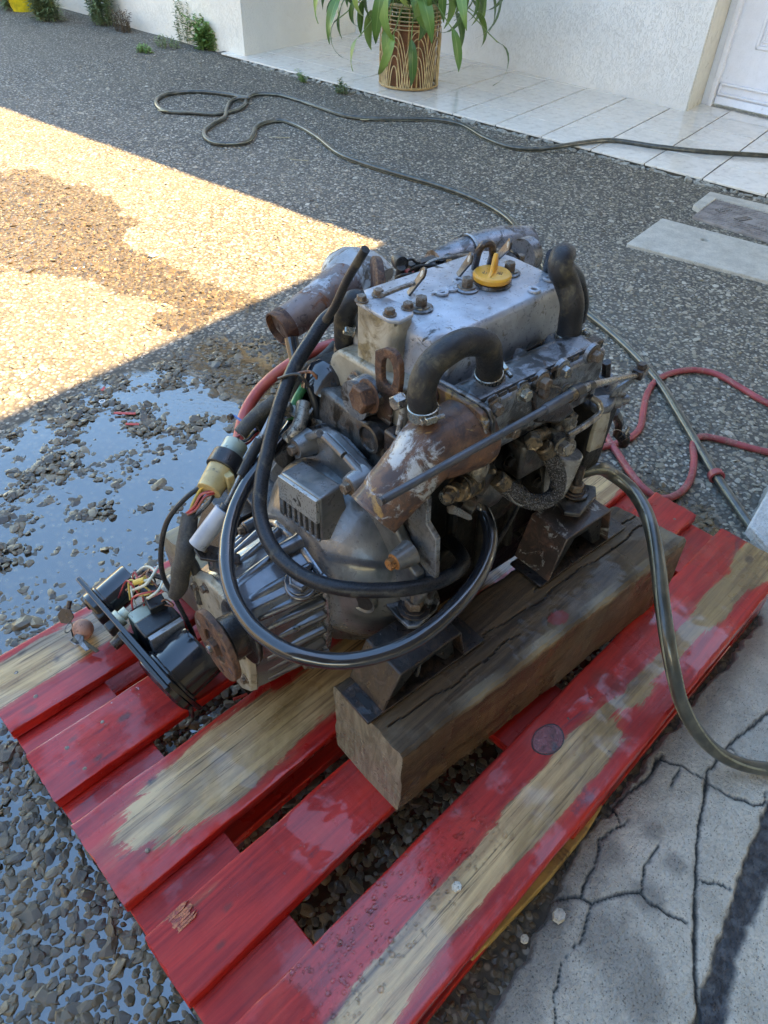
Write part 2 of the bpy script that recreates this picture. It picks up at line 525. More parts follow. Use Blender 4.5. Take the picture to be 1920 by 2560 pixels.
def mat_stone(name, wetf):
    t = NT(name)
    oi = t.n.new('ShaderNodeObjectInfo')
    rnd = oi.outputs['Random']
    col = t.ramp(rnd, [(0, (.11, .102, .092)), (.25, (.20, .185, .165)), (.5, (.28, .245, .19)), (.72, (.35, .31, .25)), (.9, (.43, .39, .33)), (1, (.55, .51, .45))])
    n = t.noise(140, 6)
    col = t.mix(t.step(n, .35, .7), col, t.mix(1.0, col, (.6, .58, .55), 'MULTIPLY'))
    if not wetf: col = t.mix(1.0, col, (1.12, 1.04, .94), 'MULTIPLY')
    else: col = t.mix(1.0, col, (.95, .86, .76), 'MULTIPLY')
    if wetf:
        col = t.mix(1.0, col, (.40, .33, .22), 'MULTIPLY')
        return t.done(col, .4, 0, t.bump(n, .35, .002), coat=.3, coat_rough=.12)
    return t.done(col, .85, 0, t.bump(n, .5, .002))

M['ground'] = mat_ground()
M['stone_dry'] = mat_stone('dry_pebble', False)
M['stone_wet'] = mat_stone('wet_pebble', True)

def grid_mesh(name, xs, ys, zf, attrs, mat, keep=None):
    X, Y = np.meshgrid(xs, ys, indexing='ij')
    Z = zf(X, Y)
    co = np.stack([X, Y, Z], -1).reshape(-1, 3)
    nx, ny = len(xs), len(ys)
    I = np.arange(nx * ny).reshape(nx, ny)
    F = np.stack([I[:-1, :-1], I[1:, :-1], I[1:, 1:], I[:-1, 1:]], -1).reshape(-1, 4)
    if keep is not None:
        F = F[keep(co[F].mean(1))]
    me = bpy.data.meshes.new(name)
    me.from_pydata(co.tolist(), [], F.tolist())
    for k, fn in attrs.items():
        a = me.attributes.new(k, 'FLOAT', 'POINT')
        a.data.foreach_set('value', fn(X, Y).ravel().astype(np.float32))
    me.polygons.foreach_set('use_smooth', [True] * len(me.polygons))
    me.materials.append(mat)
    o = bpy.data.objects.new(name, me)
    COL.objects.link(o)
    return o

far = lambda a, b, n: np.geomspace(a, b, n)
gx = np.concatenate([-far(1.2, 120, 14)[::-1], np.arange(-1.0, 4.0, .03), 4.0 + far(.2, 120, 14)])
gy = np.concatenate([-far(1.2, 120, 14)[::-1], np.arange(-1.0, 8.6, .04), 8.6 + far(.2, 120, 14)])
ground = setp(grid_mesh('ground', gx, gy, lambda x, y: (vnoise(x, y, 3, 5) - .5) * .006 * (np.abs(x) < 4) * (np.abs(y) < 8), {'wet': wet_fn}, M['ground']), kind='structure')
TOP_COLOR_NOTE = None

# gravel: pebbles set in the surface, as instances on points (nobody could count them)
def gravel(name, pts, scl, mat):
    me = bpy.data.meshes.new(name)
    me.from_pydata(pts.tolist(), [], [])
    a = me.attributes.new('size', 'FLOAT_VECTOR', 'POINT')
    a.data.foreach_set('vector', scl.astype(np.float32).ravel())
    a = me.attributes.new('turn', 'FLOAT_VECTOR', 'POINT')
    n = len(pts)
    t = np.stack([rng.normal(0, .22, n), rng.normal(0, .22, n), rng.uniform(0, 6.28, n)], 1)
    a.data.foreach_set('vector', t.astype(np.float32).ravel())
    o = bpy.data.objects.new(name, me)
    COL.objects.link(o)
    ng = bpy.data.node_groups.new(name, 'GeometryNodeTree')
    ng.interface.new_socket('Geometry', in_out='INPUT', socket_type='NodeSocketGeometry')
    ng.interface.new_socket('Geometry', in_out='OUTPUT', socket_type='NodeSocketGeometry')
    N, L = ng.nodes, ng.links
    gi, go = N.new('NodeGroupInput'), N.new('NodeGroupOutput')
    g2i = N.new('GeometryNodeGeometryToInstance')
    for k in range(4):
        ico = N.new('GeometryNodeMeshIcoSphere')
        ico.inputs['Radius'].default_value = 1
        ico.inputs['Subdivisions'].default_value = 2
        sp = N.new('GeometryNodeSetPosition')
        nz = N.new('ShaderNodeTexNoise')
        nz.inputs['Scale'].default_value = .9
        nz.inputs['Detail'].default_value = 1
        pos = N.new('GeometryNodeInputPosition')
        ad = N.new('ShaderNodeVectorMath')
        ad.inputs[1].default_value = (k * 9.1, k * 4.3, k * 2.7)
        L.new(pos.outputs[0], ad.inputs[0])
        L.new(ad.outputs[0], nz.inputs['Vector'])
        sb = N.new('ShaderNodeVectorMath')
        sb.operation = 'SUBTRACT'
        sb.inputs[1].default_value = (.5, .5, .5)
        L.new(nz.outputs['Color'], sb.inputs[0])
        sc_ = N.new('ShaderNodeVectorMath')
        sc_.operation = 'SCALE'
        sc_.inputs['Scale'].default_value = 1.35
        L.new(sb.outputs[0], sc_.inputs[0])
        L.new(ico.outputs['Mesh'], sp.inputs['Geometry'])
        L.new(sc_.outputs[0], sp.inputs['Offset'])
        sm = N.new('GeometryNodeSetMaterial')
        sm.inputs['Material'].default_value = mat
        L.new(sp.outputs[0], sm.inputs['Geometry'])
        L.new(sm.outputs[0], g2i.inputs[0])
    iop = N.new('GeometryNodeInstanceOnPoints')
    iop.inputs['Pick Instance'].default_value = True
    L.new(gi.outputs[0], iop.inputs['Points'])
    L.new(g2i.outputs[0], iop.inputs['Instance'])
    for nm, sock in (('size', 'Scale'), ('turn', 'Rotation')):
        at = N.new('GeometryNodeInputNamedAttribute')
        at.data_type = 'FLOAT_VECTOR'
        at.inputs['Name'].default_value = nm
        L.new(at.outputs['Attribute'], iop.inputs[sock])
    L.new(iop.outputs[0], go.inputs[0])
    md = o.modifiers.new('gravel', 'NODES')
    md.node_group = ng
    return setp(o, kind='stuff')

def jitter_points(x0, x1, y0, y1, step):
    xs, ys = np.meshgrid(np.arange(x0, x1, step), np.arange(y0, y1, step), indexing='ij')
    xs = xs.ravel() + rng.uniform(-.46, .46, xs.size) * step
    ys = ys.ravel() + rng.uniform(-.46, .46, ys.size) * step
    return xs, ys
px_, py_ = jitter_points(-.35, 3.6, -.25, 5.4, .0118)
cx_ = px_ - CAM_C.x; cy_ = py_ - CAM_C.y; cz_ = -CAM_C.z
dep = rz.x * cx_ + rz.y * cy_ + rz.z * cz_
uu = CAM_F * (rx.x * cx_ + rx.y * cy_ + rx.z * cz_) / dep + 960
vv = CAM_F * (ry.x * cx_ + ry.y * cy_ + ry.z * cz_) / dep + 1280
dist = np.sqrt(cx_ ** 2 + cy_ ** 2 + cz_ ** 2)
thin = np.clip(1.25 - dist * .17, .3, 1)
keepm = (uu > -120) & (uu < 2040) & (vv > -60) & (vv < 2700) & (rng.random(px_.size) < thin)
TERR_A, TERR_B = (3.38, 4.75), (3.607, 1.03)      # asphalt edge of the terrace
edge_x = TERR_A[0] + (TERR_B[0] - TERR_A[0]) * (py_ - TERR_A[1]) / (TERR_B[1] - TERR_A[1])
CONC_EDGE = [(-.6, -.16), (.10, -.085), (.272, -.056), (.463, -.023), (.544, -.012), (.781, -.008), (1.185, -.014), (1.30, .05), (1.45, .137), (1.6, .16), (2.1, .20), (3.2, .3)]
ce_y = np.interp(px_, [p[0] for p in CONC_EDGE], [p[1] for p in CONC_EDGE])
keepm &= (px_ < edge_x - .01) & (py_ > ce_y + .005)
px_, py_, dist = px_[keepm], py_[keepm], dist[keepm]
wetv, pud = wet_fn(px_, py_), puddle_fn(px_, py_)
sz = rng.lognormal(math.log(.0062), .34, px_.size) * np.where(wetv > .42, 1.08, .88)
sz = sz * np.where((wetv > .5) & (px_ < 1.2), 1.22, 1)
flat = rng.uniform(.24, .46, px_.size)
scl = np.stack([sz * rng.uniform(.85, 1.25, sz.size), sz * rng.uniform(.7, 1.0, sz.size), sz * flat], 1)
clump = vnoise(px_, py_, 14, 8)
zc = -scl[:, 2] * .45 + rng.normal(0, .0008, sz.size)
zc += np.where(wetv > .5, .0002, 0)
zc -= pud * (.0046 - np.clip(clump - .46, 0, .25) * .034)
zc += (vnoise(px_, py_, 3, 5) - .5) * .006
vis = zc + scl[:, 2] * 1.15 > 0
pts = np.stack([px_, py_, zc], 1)
w_ = wetv > .42
gravel('wet_gravel', pts[vis & w_], scl[vis & w_], M['stone_wet'])
gravel('dry_gravel', pts[vis & ~w_], scl[vis & ~w_], M['stone_dry'])

# ------------------------------------------------------------------ cracked concrete floor with the dark channel strip
def c5(*p):
    return [(960 + a / 1.728, 1500 + b / 1.728) for a, b in p]
CZ = .012
def gc(pp):
    return [tuple(G(a, b, CZ)[:2]) for a, b in pp]
CRACKS = [
    (c5((1700, 455), (1640, 495), (1560, 570), (1480, 640), (1400, 740), (1380, 870), (1355, 1050), (1350, 1250), (1345, 1400), (1340, 1600), (1350, 1700), (1370, 1860)),   .0030),
    (c5((1175, 680), (1290, 720), (1340, 750), (1385, 765)), .0013),
    (c5((1400, 790), (1500, 850), (1560, 865), (1600, 890), (1640, 880), (1659, 830)), .0020),
    (c5((1500, 640), (1560, 690), (1600, 700)), .0010),
    (c5((990, 900), (1025, 970), (930, 1040), (925, 1110), (900, 1170), (850, 1280), (750, 1290)), .0017),
    (c5((850, 1280), (900, 1310), (1000, 1275), (1110, 1260), (1130, 1150), (1190, 1060)), .0014),
    (c5((1110, 1265), (1160, 1320), (1200, 1340), (1310, 1390)), .0018),
    (c5((895, 1310), (870, 1440), (830, 1490), (770, 1560), (740, 1700), (750, 1850)), .0015),
    (c5((1375, 1210), (1450, 1230), (1500, 1250)), .0016),
    (c5((1275, 735), (1240, 800)), .0010),
    (c5((1200, 670), (1130, 780), (1000, 880), (880, 950)), .0032),
    (c5((1040, 970), (1060, 940)), .0010),
]
CRW = [(gc(p), w) for p, w in CRACKS]
CHAN = gc(c5((1700, 790), (1659, 870), (1560, 1100), (1430, 1500), (1320, 1870), (1480, 1870), (1530, 1560), (1590, 1400), (1700, 1180)))
def crack_fn(x, y):
    j = (vnoise(x, y, 60, 3, 4) - .5) * .007
    j2 = (vnoise(x, y, 60, 6, 4) - .5) * .007
    c = np.zeros_like(x)
    for pts_, w in CRW:
        ww = max(w * .8, .0013) * (.45 + 1.2 * vnoise(x, y, 14, 5))
        c = np.maximum(c, 1 - sstep(line_dist(x + j, y + j2, pts_), ww * .4, ww * 1.6))
    return c
def chan_fn(x, y):
    return sstep(poly_sd(x, y, CHAN) + (vnoise(x, y, 60, 7) - .5) * .012, -.002, .005)
def edge_in(x, y):
    ce = np.interp(x, [p[0] for p in CONC_EDGE], [p[1] for p in CONC_EDGE])
    return ce - y + (vnoise(x, y, 40, 9) - .5) * .022
def conc_z(x, y):
    z = CZ + (vnoise(x, y, 25, 1) - .5) * .002 + (vnoise(x, y, 160, 2) - .5) * .0012
    z -= crack_fn(x, y) * .006 + chan_fn(x, y) * .007
    z += chan_fn(x, y) * (vnoise(x, y, 55, 3) - .5) * .006
    return np.where(edge_in(x, y) > 0, z, np.maximum(z + edge_in(x, y) * 2.5, -.03))
def stain_fn(x, y):
    s = np.zeros_like(x)
    for (a, b, r) in ((1560, 2390, .05), (1500, 2330, .04), (1620, 2250, .02), (1690, 2160, .015), (1640, 2080, .02), (1480, 2010, .02), (1390, 2280, .03), (1585, 2480, .045)):
        q = G(a, b, CZ)
        s = np.maximum(s, 1 - sstep(np.hypot(x - q.x, y - q.y) + (vnoise(x, y, 30, a) - .5) * r * 1.6, r * .3, r * 1.4))
    return s
def mat_concrete(name, base, special=True):
    t = NT(name)
    n = t.noise(14, 10, .72)
    col = t.mix(t.step(n, .36, .64), tuple(c * .74 for c in base), base)
    col = t.mix(t.math('MULTIPLY', t.step(t.noise(160, 6, .7), .54, .68), .42), col, tuple(c * .42 for c in base))
    v = t.voro(330)
    vc = t.voro(330, out='Color')
    sep = t.n.new('ShaderNodeSeparateColor')
    t.link(vc, sep.inputs[0])
    grit = t.math('MULTIPLY', t.step(v, .42, .2), t.step(sep.outputs[0], .45, .7))
    col = t.mix(t.math('MULTIPLY', grit, .8), col, (.62, .58, .50))
    dk = t.math('MULTIPLY', t.step(v, .42, .2), t.step(sep.outputs[1], .72, .9))
    col = t.mix(t.math('MULTIPLY', dk, .7), col, (.07, .065, .06))
    r = t.fmix(t.noise(30, 4), .38, .75)
    h = t.math('ADD', t.noise(140, 6), t.math('MULTIPLY', grit, .4))
    if special:
        cr, ch, st = t.attr('crack'), t.attr('channel'), t.attr('stain')
        col = t.mix(t.math('MULTIPLY', st, .45), col, (.055, .052, .05))
        col = t.mix(t.math('MULTIPLY', t.attr('edge_tone'), .55), col, (.10, .095, .09))  # concrete gets darker towards its broken edge
        col = t.mix(ch, col, t.mix(t.step(t.noise(60, 6), .4, .65), (.045, .045, .047), (.10, .10, .10)))
        col = t.mix(cr, col, (.035, .032, .028))
        r = t.fmix(st, r, .22)
        r = t.fmix(ch, r, .28)
    return t.done(col, r, 0, t.bump(h, 1.0, .005), coat=.0, spec=.3)
M['concrete'] = mat_concrete('cracked_grey_concrete', (.60, .53, .43))
M['slab'] = mat_concrete('pale_cast_concrete', (.60, .55, .47), False)
M['slab_white'] = mat_concrete('whitish_dusty_concrete', (.60, .60, .58), False)
cxs = np.concatenate([[-4, -2, -1], np.arange(-.6, .15, .03), np.arange(.16, 1.5, .0030), np.arange(1.5, 1.8, .01), np.arange(1.8, 3.2, .08), [4, 6]])
cys = np.concatenate([[-6, -3, -1.5], np.arange(-.9, -.45, .03), np.arange(-.40, .215, .0030), [.25, .3, .36]])
setp(grid_mesh('concrete_floor', cxs, cys, conc_z, {'crack': crack_fn, 'channel': chan_fn, 'stain': stain_fn,
     'edge_tone': lambda x, y: sstep(.06 - edge_in(x, y) + (vnoise(x, y, 12, 2) - .5) * .07, 0, .05)}, M['concrete'],
     keep=lambda c: c[:, 2] > -.02), kind='structure')

# ------------------------------------------------------------------ house, terrace, door
def mat_stucco(name, base, sc=1.0):
    t = NT(name)
    n = t.noise(52 * sc, 5, .6, 1.6, vec=t.map(scale=(1, 1, .55)))
    big = t.noise(2.2, 4)
    col = t.mix(t.step(big, .35, .7), tuple(c * .90 for c in base), base)
    ridge = t.step(n, .50, .58)
    h = t.math('ADD', ridge, t.math('MULTIPLY', t.noise(220, 3), .25))
    col = t.mix(t.math('MULTIPLY', t.step(t.noise(7, 6), .62, .8), .25), col, (.42, .36, .27))
    return t.done(col, .85, 0, t.bump(h, .55, .006))
M['stucco'] = mat_stucco('cream_roughcast_stucco', (.86, .79, .68))
M['stucco_white'] = mat_stucco('white_roughcast_stucco', (.85, .82, .77))
M['plaster'] = grimy('smooth_reveal_plaster', (.66, .63, .55), [((.45, .4, .3), 5, .66, .1, .8, 0)], .8, 0, .1, tone=.06)
M['white_door'] = grimy('white_lacquered_door', (.78, .80, .85), [((.6, .6, .58), 5, .7, .1, .4, 0)], .35, 0, .03, tone=.03)
M['tile'] = grimy('glazed_cream_tile', (.78, .72, .64), [((.55, .45, .38), 7, .66, .14, .4, 0)], .12, 0, .04, coat=.3, tone=.07)
M['grout'] = grimy('grey_grout', (.10, .09, .075), [((.1, .09, .07), 10, .5, .1, .9, 0)], .9, 0, .3)
M['render_edge'] = grimy('crumbling_mortar_edge', (.36, .34, .29), [((.15, .13, .10), 18, .55, .08, .9, 0)], .85, 0, .8)
M['alu_strip'] = grimy('brushed_threshold_metal', (.5, .5, .5), [], .3, .9, .1)
M['roof'] = grimy('painted_soffit', (.45, .43, .40), [], .8, 0, .1)

a_dir = Vector((TERR_B[0] - TERR_A[0], TERR_B[1] - TERR_A[1], 0)).normalized()      # towards the door, along the terrace edge
b_dir = Vector((1.13, .165, 0)).normalized()                                        # across the terrace
T0 = Vector((3.392, 4.755, 0))
def TP(i, j, z=0.0):          # metres along the edge, metres across
    return T0 + a_dir * i + b_dir * j + Vector((0, 0, z))
TZ = .022
terr = MB().hexa([TP(-.3, .012, -.03), TP(7, .012, -.03), TP(7, 1.9, -.03), TP(-.3, 1.9, -.03), TP(-.3, .012, TZ - .004), TP(7, .012, TZ - .004), TP(7, 1.9, TZ - .004), TP(-.3, 1.9, TZ - .004)]).build('terrace', M['grout'])
setp(terr, kind='structure')
step_, wd = .3037, .2965
tile_me = None
for i in range(-1, 20):
    for j in range(6):
        if j > 4 and i < 8: continue
        d0, d1 = i * step_ + .06, j * .293
        o_ = TP(d0, d1 + .003)
        if tile_me is None:
            mb = MB().hexa([Vector(), a_dir * wd, a_dir * wd + b_dir * .286, b_dir * .286] + [q + Vector((0, 0, .010)) for q in (Vector(), a_dir * wd, a_dir * wd + b_dir * .286, b_dir * .286)])
            t_ob = mb.build('tile', M['tile'], terr, bevel=.0012, seg=1)
            tile_me = t_ob.data
        else:
            t_ob = t_ob.copy()
            COL.objects.link(t_ob)
        t_ob.location = o_ + Vector((0, 0, TZ - .0095 + random.uniform(-.0005, .0006)))
# broken mortar edge of the terrace
mb = MB()
for k in range(230):
    s = k * .030 + random.uniform(-.01, .01)
    mb.box(TP(s, random.uniform(-.014, .004), random.uniform(-.006, .006)), (random.uniform(.03, .07), random.uniform(.012, .035), random.uniform(.01, .020)), Matrix.Rotation(random.uniform(0, 3), 3, 'Z') @ Matrix.Rotation(random.uniform(-.4, .4), 3, 'X'))
setp(mb.build('mortar_edge', M['render_edge'], None, bevel=.004, rough=.004), kind='structure')

UPH = 2.62
def wall(name, pts, h, mat, z0=-.05):
    return MB().prism([Vector((p[0], p[1], z0)) for p in pts], (0, 0, h - z0)).build(name, mat)
WX = Vector((4.695, 2.04, 0))          # outer corner by the door
RC = Vector((4.755, 5.055, 0))         # inner corner
LC = Vector((3.452, 4.81, 0))          # outer corner of the left block
aw = (RC - WX).normalized()
left_w = setp(wall('wall_left', [LC, RC + b_dir * .02, RC + b_dir * .02 + Vector((0, 5, 0)), LC + Vector((-.10, 4.6, 0))], UPH, M['stucco']), kind='structure')
d_in = b_dir * .40
setp(wall('wall_right', [WX, RC - b_dir * .002, RC + d_in, WX + d_in], UPH, M['stucco_white']), kind='structure')
# smooth strip on the reveal beside the door
rev = MB().hexa([WX + Vector((0.012, -.004, -.02)), WX + d_in * .80 + Vector((0, -.004, -.02)), WX + d_in * .80 + Vector((0, .001, -.02)), WX + Vector((.012, .001, -.02)),
                 WX + Vector((0.012, -.004, 2.4)), WX + d_in * .80 + Vector((0, -.004, 2.4)), WX + d_in * .80 + Vector((0, .001, 2.4)), WX + Vector((.012, .001, 2.4))])
setp(rev.build('door_reveal', M['plaster'], None), kind='structure')
# the door: frame, leaf with raised mouldings, metal threshold
D0 = WX + d_in * .82
dd = -aw
door = thing('panelled_door', 'white panelled door standing in the recess at the right of the terrace', 'door', D0)
def DP(s, out, z): return dd * s - b_dir * out + Vector((0, 0, z))
MB().hexa([DP(0, 0, .0), DP(.055, 0, .0), DP(.055, .055, 0), DP(0, .055, 0), DP(0, 0, 2.2), DP(.055, 0, 2.2), DP(.055, .055, 2.2), DP(0, .055, 2.2)]).build('door_frame', M['white_door'], door, bevel=.006)
MB().hexa([DP(.045, 0, .0), DP(.075, 0, .0), DP(.075, .075, 0), DP(.045, .075, 0), DP(.045, 0, 2.2), DP(.075, 0, 2.2), DP(.075, .075, 2.2), DP(.045, .075, 2.2)]).build('door_frame', M['white_door'], door, bevel=.006)
MB().hexa([DP(.07, -.03, .035), DP(1.05, -.03, .035), DP(1.05, .02, .035), DP(.07, .02, .035), DP(.07, -.03, 2.15), DP(1.05, -.03, 2.15), DP(1.05, .02, 2.15), DP(.07, .02, 2.15)]).build('door_leaf', M['white_door'], door, bevel=.003)
MB().hexa([DP(.04, -.03, .004), DP(1.05, -.03, .004), DP(1.05, .085, .004), DP(.04, .085, .004), DP(.04, -.03, .030), DP(1.05, -.03, .030), DP(1.05, .085, .022), DP(.04, .085, .022)]).build('threshold', M['alu_strip'], door, bevel=.003)
def mould(s0, s1, z0, z1, out, w):
    mb = MB()
    for a_, b_, c_, d_ in ((s0, s1, z0, z0 + w), (s0, s1, z1 - w, z1), (s0, s0 + w, z0, z1), (s1 - w, s1, z0, z1)):
        mb.hexa([DP(a_, .019, c_), DP(b_, .019, c_), DP(b_, out, c_), DP(a_, out, c_), DP(a_, .019, d_), DP(b_, .019, d_), DP(b_, out, d_), DP(a_, out, d_)])
    return mb
mould(.22, .9, .34, 1.0, .032, .022).build('moulding', M['white_door'], door, bevel=.007, seg=3)
mould(.25, .87, .375, .965, .026, .012).build('moulding', M['white_door'], door, bevel=.004, seg=2)
mould(.08, 1.04, .08, .15, .036, .016).build('moulding', M['white_door'], door, bevel=.006, seg=2)
MB().hexa([DP(.08, .019, .035), DP(1.04, .019, .035), DP(1.04, .045, .035), DP(.08, .045, .035), DP(.08, .019, .075), DP(1.04, .019, .075), DP(1.04, .030, .075), DP(.08, .030, .075)]).build('weather_bar', M['white_door'], door, bevel=.004)
# lintel wall above and beyond, roof of the house with its eave, roof of the garage over the concrete floor
setp(wall('wall_back', [WX + d_in, WX + d_in + dd * 4, WX + d_in * 1.6 + dd * 4, WX + d_in * 1.6], UPH, M['stucco_white'], 2.25), kind='structure')
setp(wall('wall_far_right', [WX + d_in + dd * 1.06, WX + d_in + dd * 4.2, WX + d_in * 1.6 + dd * 4.2, WX + d_in * 1.6 + dd * 1.06], 2.26, M['stucco_white']), kind='structure')
ER = Vector((3.20, 5.0, 0))
setp(MB().prism([Vector((4.10, -4.6, UPH)), Vector((2.18, 12, UPH)), Vector((12, 12, UPH)), Vector((12, -4.6, UPH))], (0, 0, .12)).build('house_roof', M['roof']), kind='structure')
setp(MB().prism([Vector((-5, -.87, 2.9)), Vector((5.2, .20, 2.9)), Vector((5.2, -7, 2.9)), Vector((-5, -7, 2.9))], (0, 0, .12)).build('garage_roof', M['roof']), kind='structure')
setp(wall('unseen_bounce_wall', [(-7.0, -3), (-6.2, -3), (-6.2, 16), (-7.0, 16)], 3.6, M['render_edge']), kind='structure')  # unseen wall, added to bounce warm sunlight back into the yard
setp(wall('garage_wall', [(-5, -6.9), (3.3, -6.9), (3.3, -6.7), (-5, -6.7)], 2.88, M['stucco']), kind='structure')
setp(wall('garage_side_wall', [(3.1, -6.7), (3.3, -6.7), (3.3, -1.3), (3.1, -1.3)], 2.88, M['stucco']), kind='structure')
# ------------------------------------------------------------------ wood: pallet boards and timbers
def mat_pallet():
    t = NT('red_painted_wet_pallet_wood')
    grain = t.noise(16, 8, .65, .8, vec=t.map(scale=(.22, 3.4, 3.4)))
    fine = t.noise(60, 6, .7, .3, vec=t.map(scale=(.08, 3.5, 3.5)))
    saw = t.noise(42, 3, .5, vec=t.map(scale=(2.2, .35, 1), rot=(0, 0, .35)))
    bare = t.attr('bare')
    f = t.math('ADD', bare, t.math('ADD', t.math('MULTIPLY', t.math('SUBTRACT', t.noise(15, 10, .75, 1.0, vec=t.map(scale=(.45, 1.5, 1.5))), .5), 1.5), t.math('MULTIPLY', t.math('SUBTRACT', fine, .5), .7)))
    worn = t.step(f, .44, .56)
    half = t.step(f, .12, .5)
    wood = t.mix(t.step(grain, .35, .68), (.62, .38, .18), (.32, .17, .08))
    wood = t.mix(t.math('MULTIPLY', t.step(t.noise(6, 5, .6, .5, vec=t.map(scale=(.4, 2, 2))), .52, .68), .7), wood, (.17, .13, .10))
    wood = t.mix(t.math('MULTIPLY', t.step(fine, .53, .62), .8), wood, (.09, .05, .025))
    wood = t.mix(t.math('MULTIPLY', t.step(t.noise(3.2, 6, .6, .4, vec=t.map(scale=(.7, 1.4, 1))), .48, .62), .8), wood, t.mix(t.step(grain, .35, .65), (.27, .15, .05), (.13, .07, .03)))
    red = t.mix(t.step(grain, .3, .7), (.58, .024, .014), (.27, .008, .007))
    red = t.mix(t.math('MULTIPLY', t.step(t.noise(9, 6, .6), .5, .75), .45), red, (.50, .05, .03))
    red = t.mix(t.math('MULTIPLY', t.step(t.noise(15, 7, .7, .6, vec=t.map(scale=(.6, 1.6, 1))), .60, .70), .7), red, (.10, .02, .03))
    pink = t.mix(.5, red, wood)
    col = t.mix(half, red, t.mix(.35, red, pink))
    col = t.mix(worn, col, wood)
    col = t.mix(t.math('MULTIPLY', t.attr('stain'), .85), col, (.045, .028, .022))
    drops = t.step(t.voro(85), .22, .12)
    h = t.math('ADD', t.math('MULTIPLY', grain, .5), t.math('ADD', t.math('MULTIPLY', saw, .35), t.math('MULTIPLY', fine, .45)))
    nrm = t.bump(h, .55, .0025)
    r = t.fmix(t.step(t.noise(5, 6, .6), .40, .60), .22, .5)
    return t.done(col, r, 0, nrm, coat=t.fmix(t.step(t.noise(6, 7, .6), .46, .54), .7, .0), spec=.35, coat_rough=.06)
def mat_timber():
    t = NT('old_stained_timber')
    grain = t.noise(13, 8, .65, 1.2, vec=t.map(scale=(.18, 2.6, 2.6)))
    fine = t.noise(70, 6, .7, .2, vec=t.map(scale=(.06, 3, 3)))
    col = t.mix(t.step(grain, .33, .68), (.125, .075, .040), (.040, .024, .015))
    g = t.noise(5, 7, .65, .5)
    col = t.mix(t.math('MULTIPLY', t.step(g, .52, .66), .6), col, (.17, .135, .10))
    col = t.mix(t.math('MULTIPLY', t.step(t.noise(8, 7, .6, vec=t.map(loc=(4, 2, 1))), .56, .66), .8), col, (.045, .030, .022))
    col = t.mix(t.math('MULTIPLY', t.step(fine, .58, .70), .7), col, (.035, .022, .015))
    col = t.mix(t.math('MULTIPLY', t.attr('stain'), .9), col, (.030, .022, .020))
    gg = t.n.new('ShaderNodeNewGeometry')
    sx = t.n.new('ShaderNodeSeparateXYZ')
    t.link(gg.outputs['Normal'], sx.inputs[0])
    endf = t.step(t.math('MULTIPLY', sx.outputs[0], -1.0), .6, .9)
    rings = t.noise(9, 4, .6, 2.5, vec=t.map(scale=(.1, 6, 1.2), rot=(.9, 0, 0)))
    col = t.mix(endf, col, t.mix(t.step(rings, .35, .62), (.20, .18, .14), (.10, .088, .068)))
    col = t.mix(t.attr('pale'), col, t.mix(t.step(grain, .35, .65), (.34, .25, .14), (.25, .20, .14)))
    col = t.mix(t.attr('red'), col, (.24, .03, .03))
    h = t.math('ADD', t.math('MULTIPLY', grain, .6), fine)
    h = t.math('SUBTRACT', h, t.math('MULTIPLY', t.attr('stain'), .0))
    r = t.fmix(t.step(t.noise(9, 6), .42, .6), .24, .6)
    return t.done(col, r, 0, t.bump(h, .8, .003), coat=t.fmix(t.step(t.noise(8, 5, vec=t.map(loc=(2, 5, 0))), .4, .62), .25, .0), coat_rough=.1, spec=.25)
M['pallet'] = mat_pallet()
M['timber'] = mat_timber()
M['raw_wood'] = grimy('raw_yellow_wood', (.42, .24, .07), [((.16, .09, .04), 8, .6, .1, .6, 0)], .5, 0, .4)
M['nail'] = grimy('galvanised_nail', (.5, .5, .48), [(DRUST, 80, .6, .06, .6, 0)], .35, .8, .2)

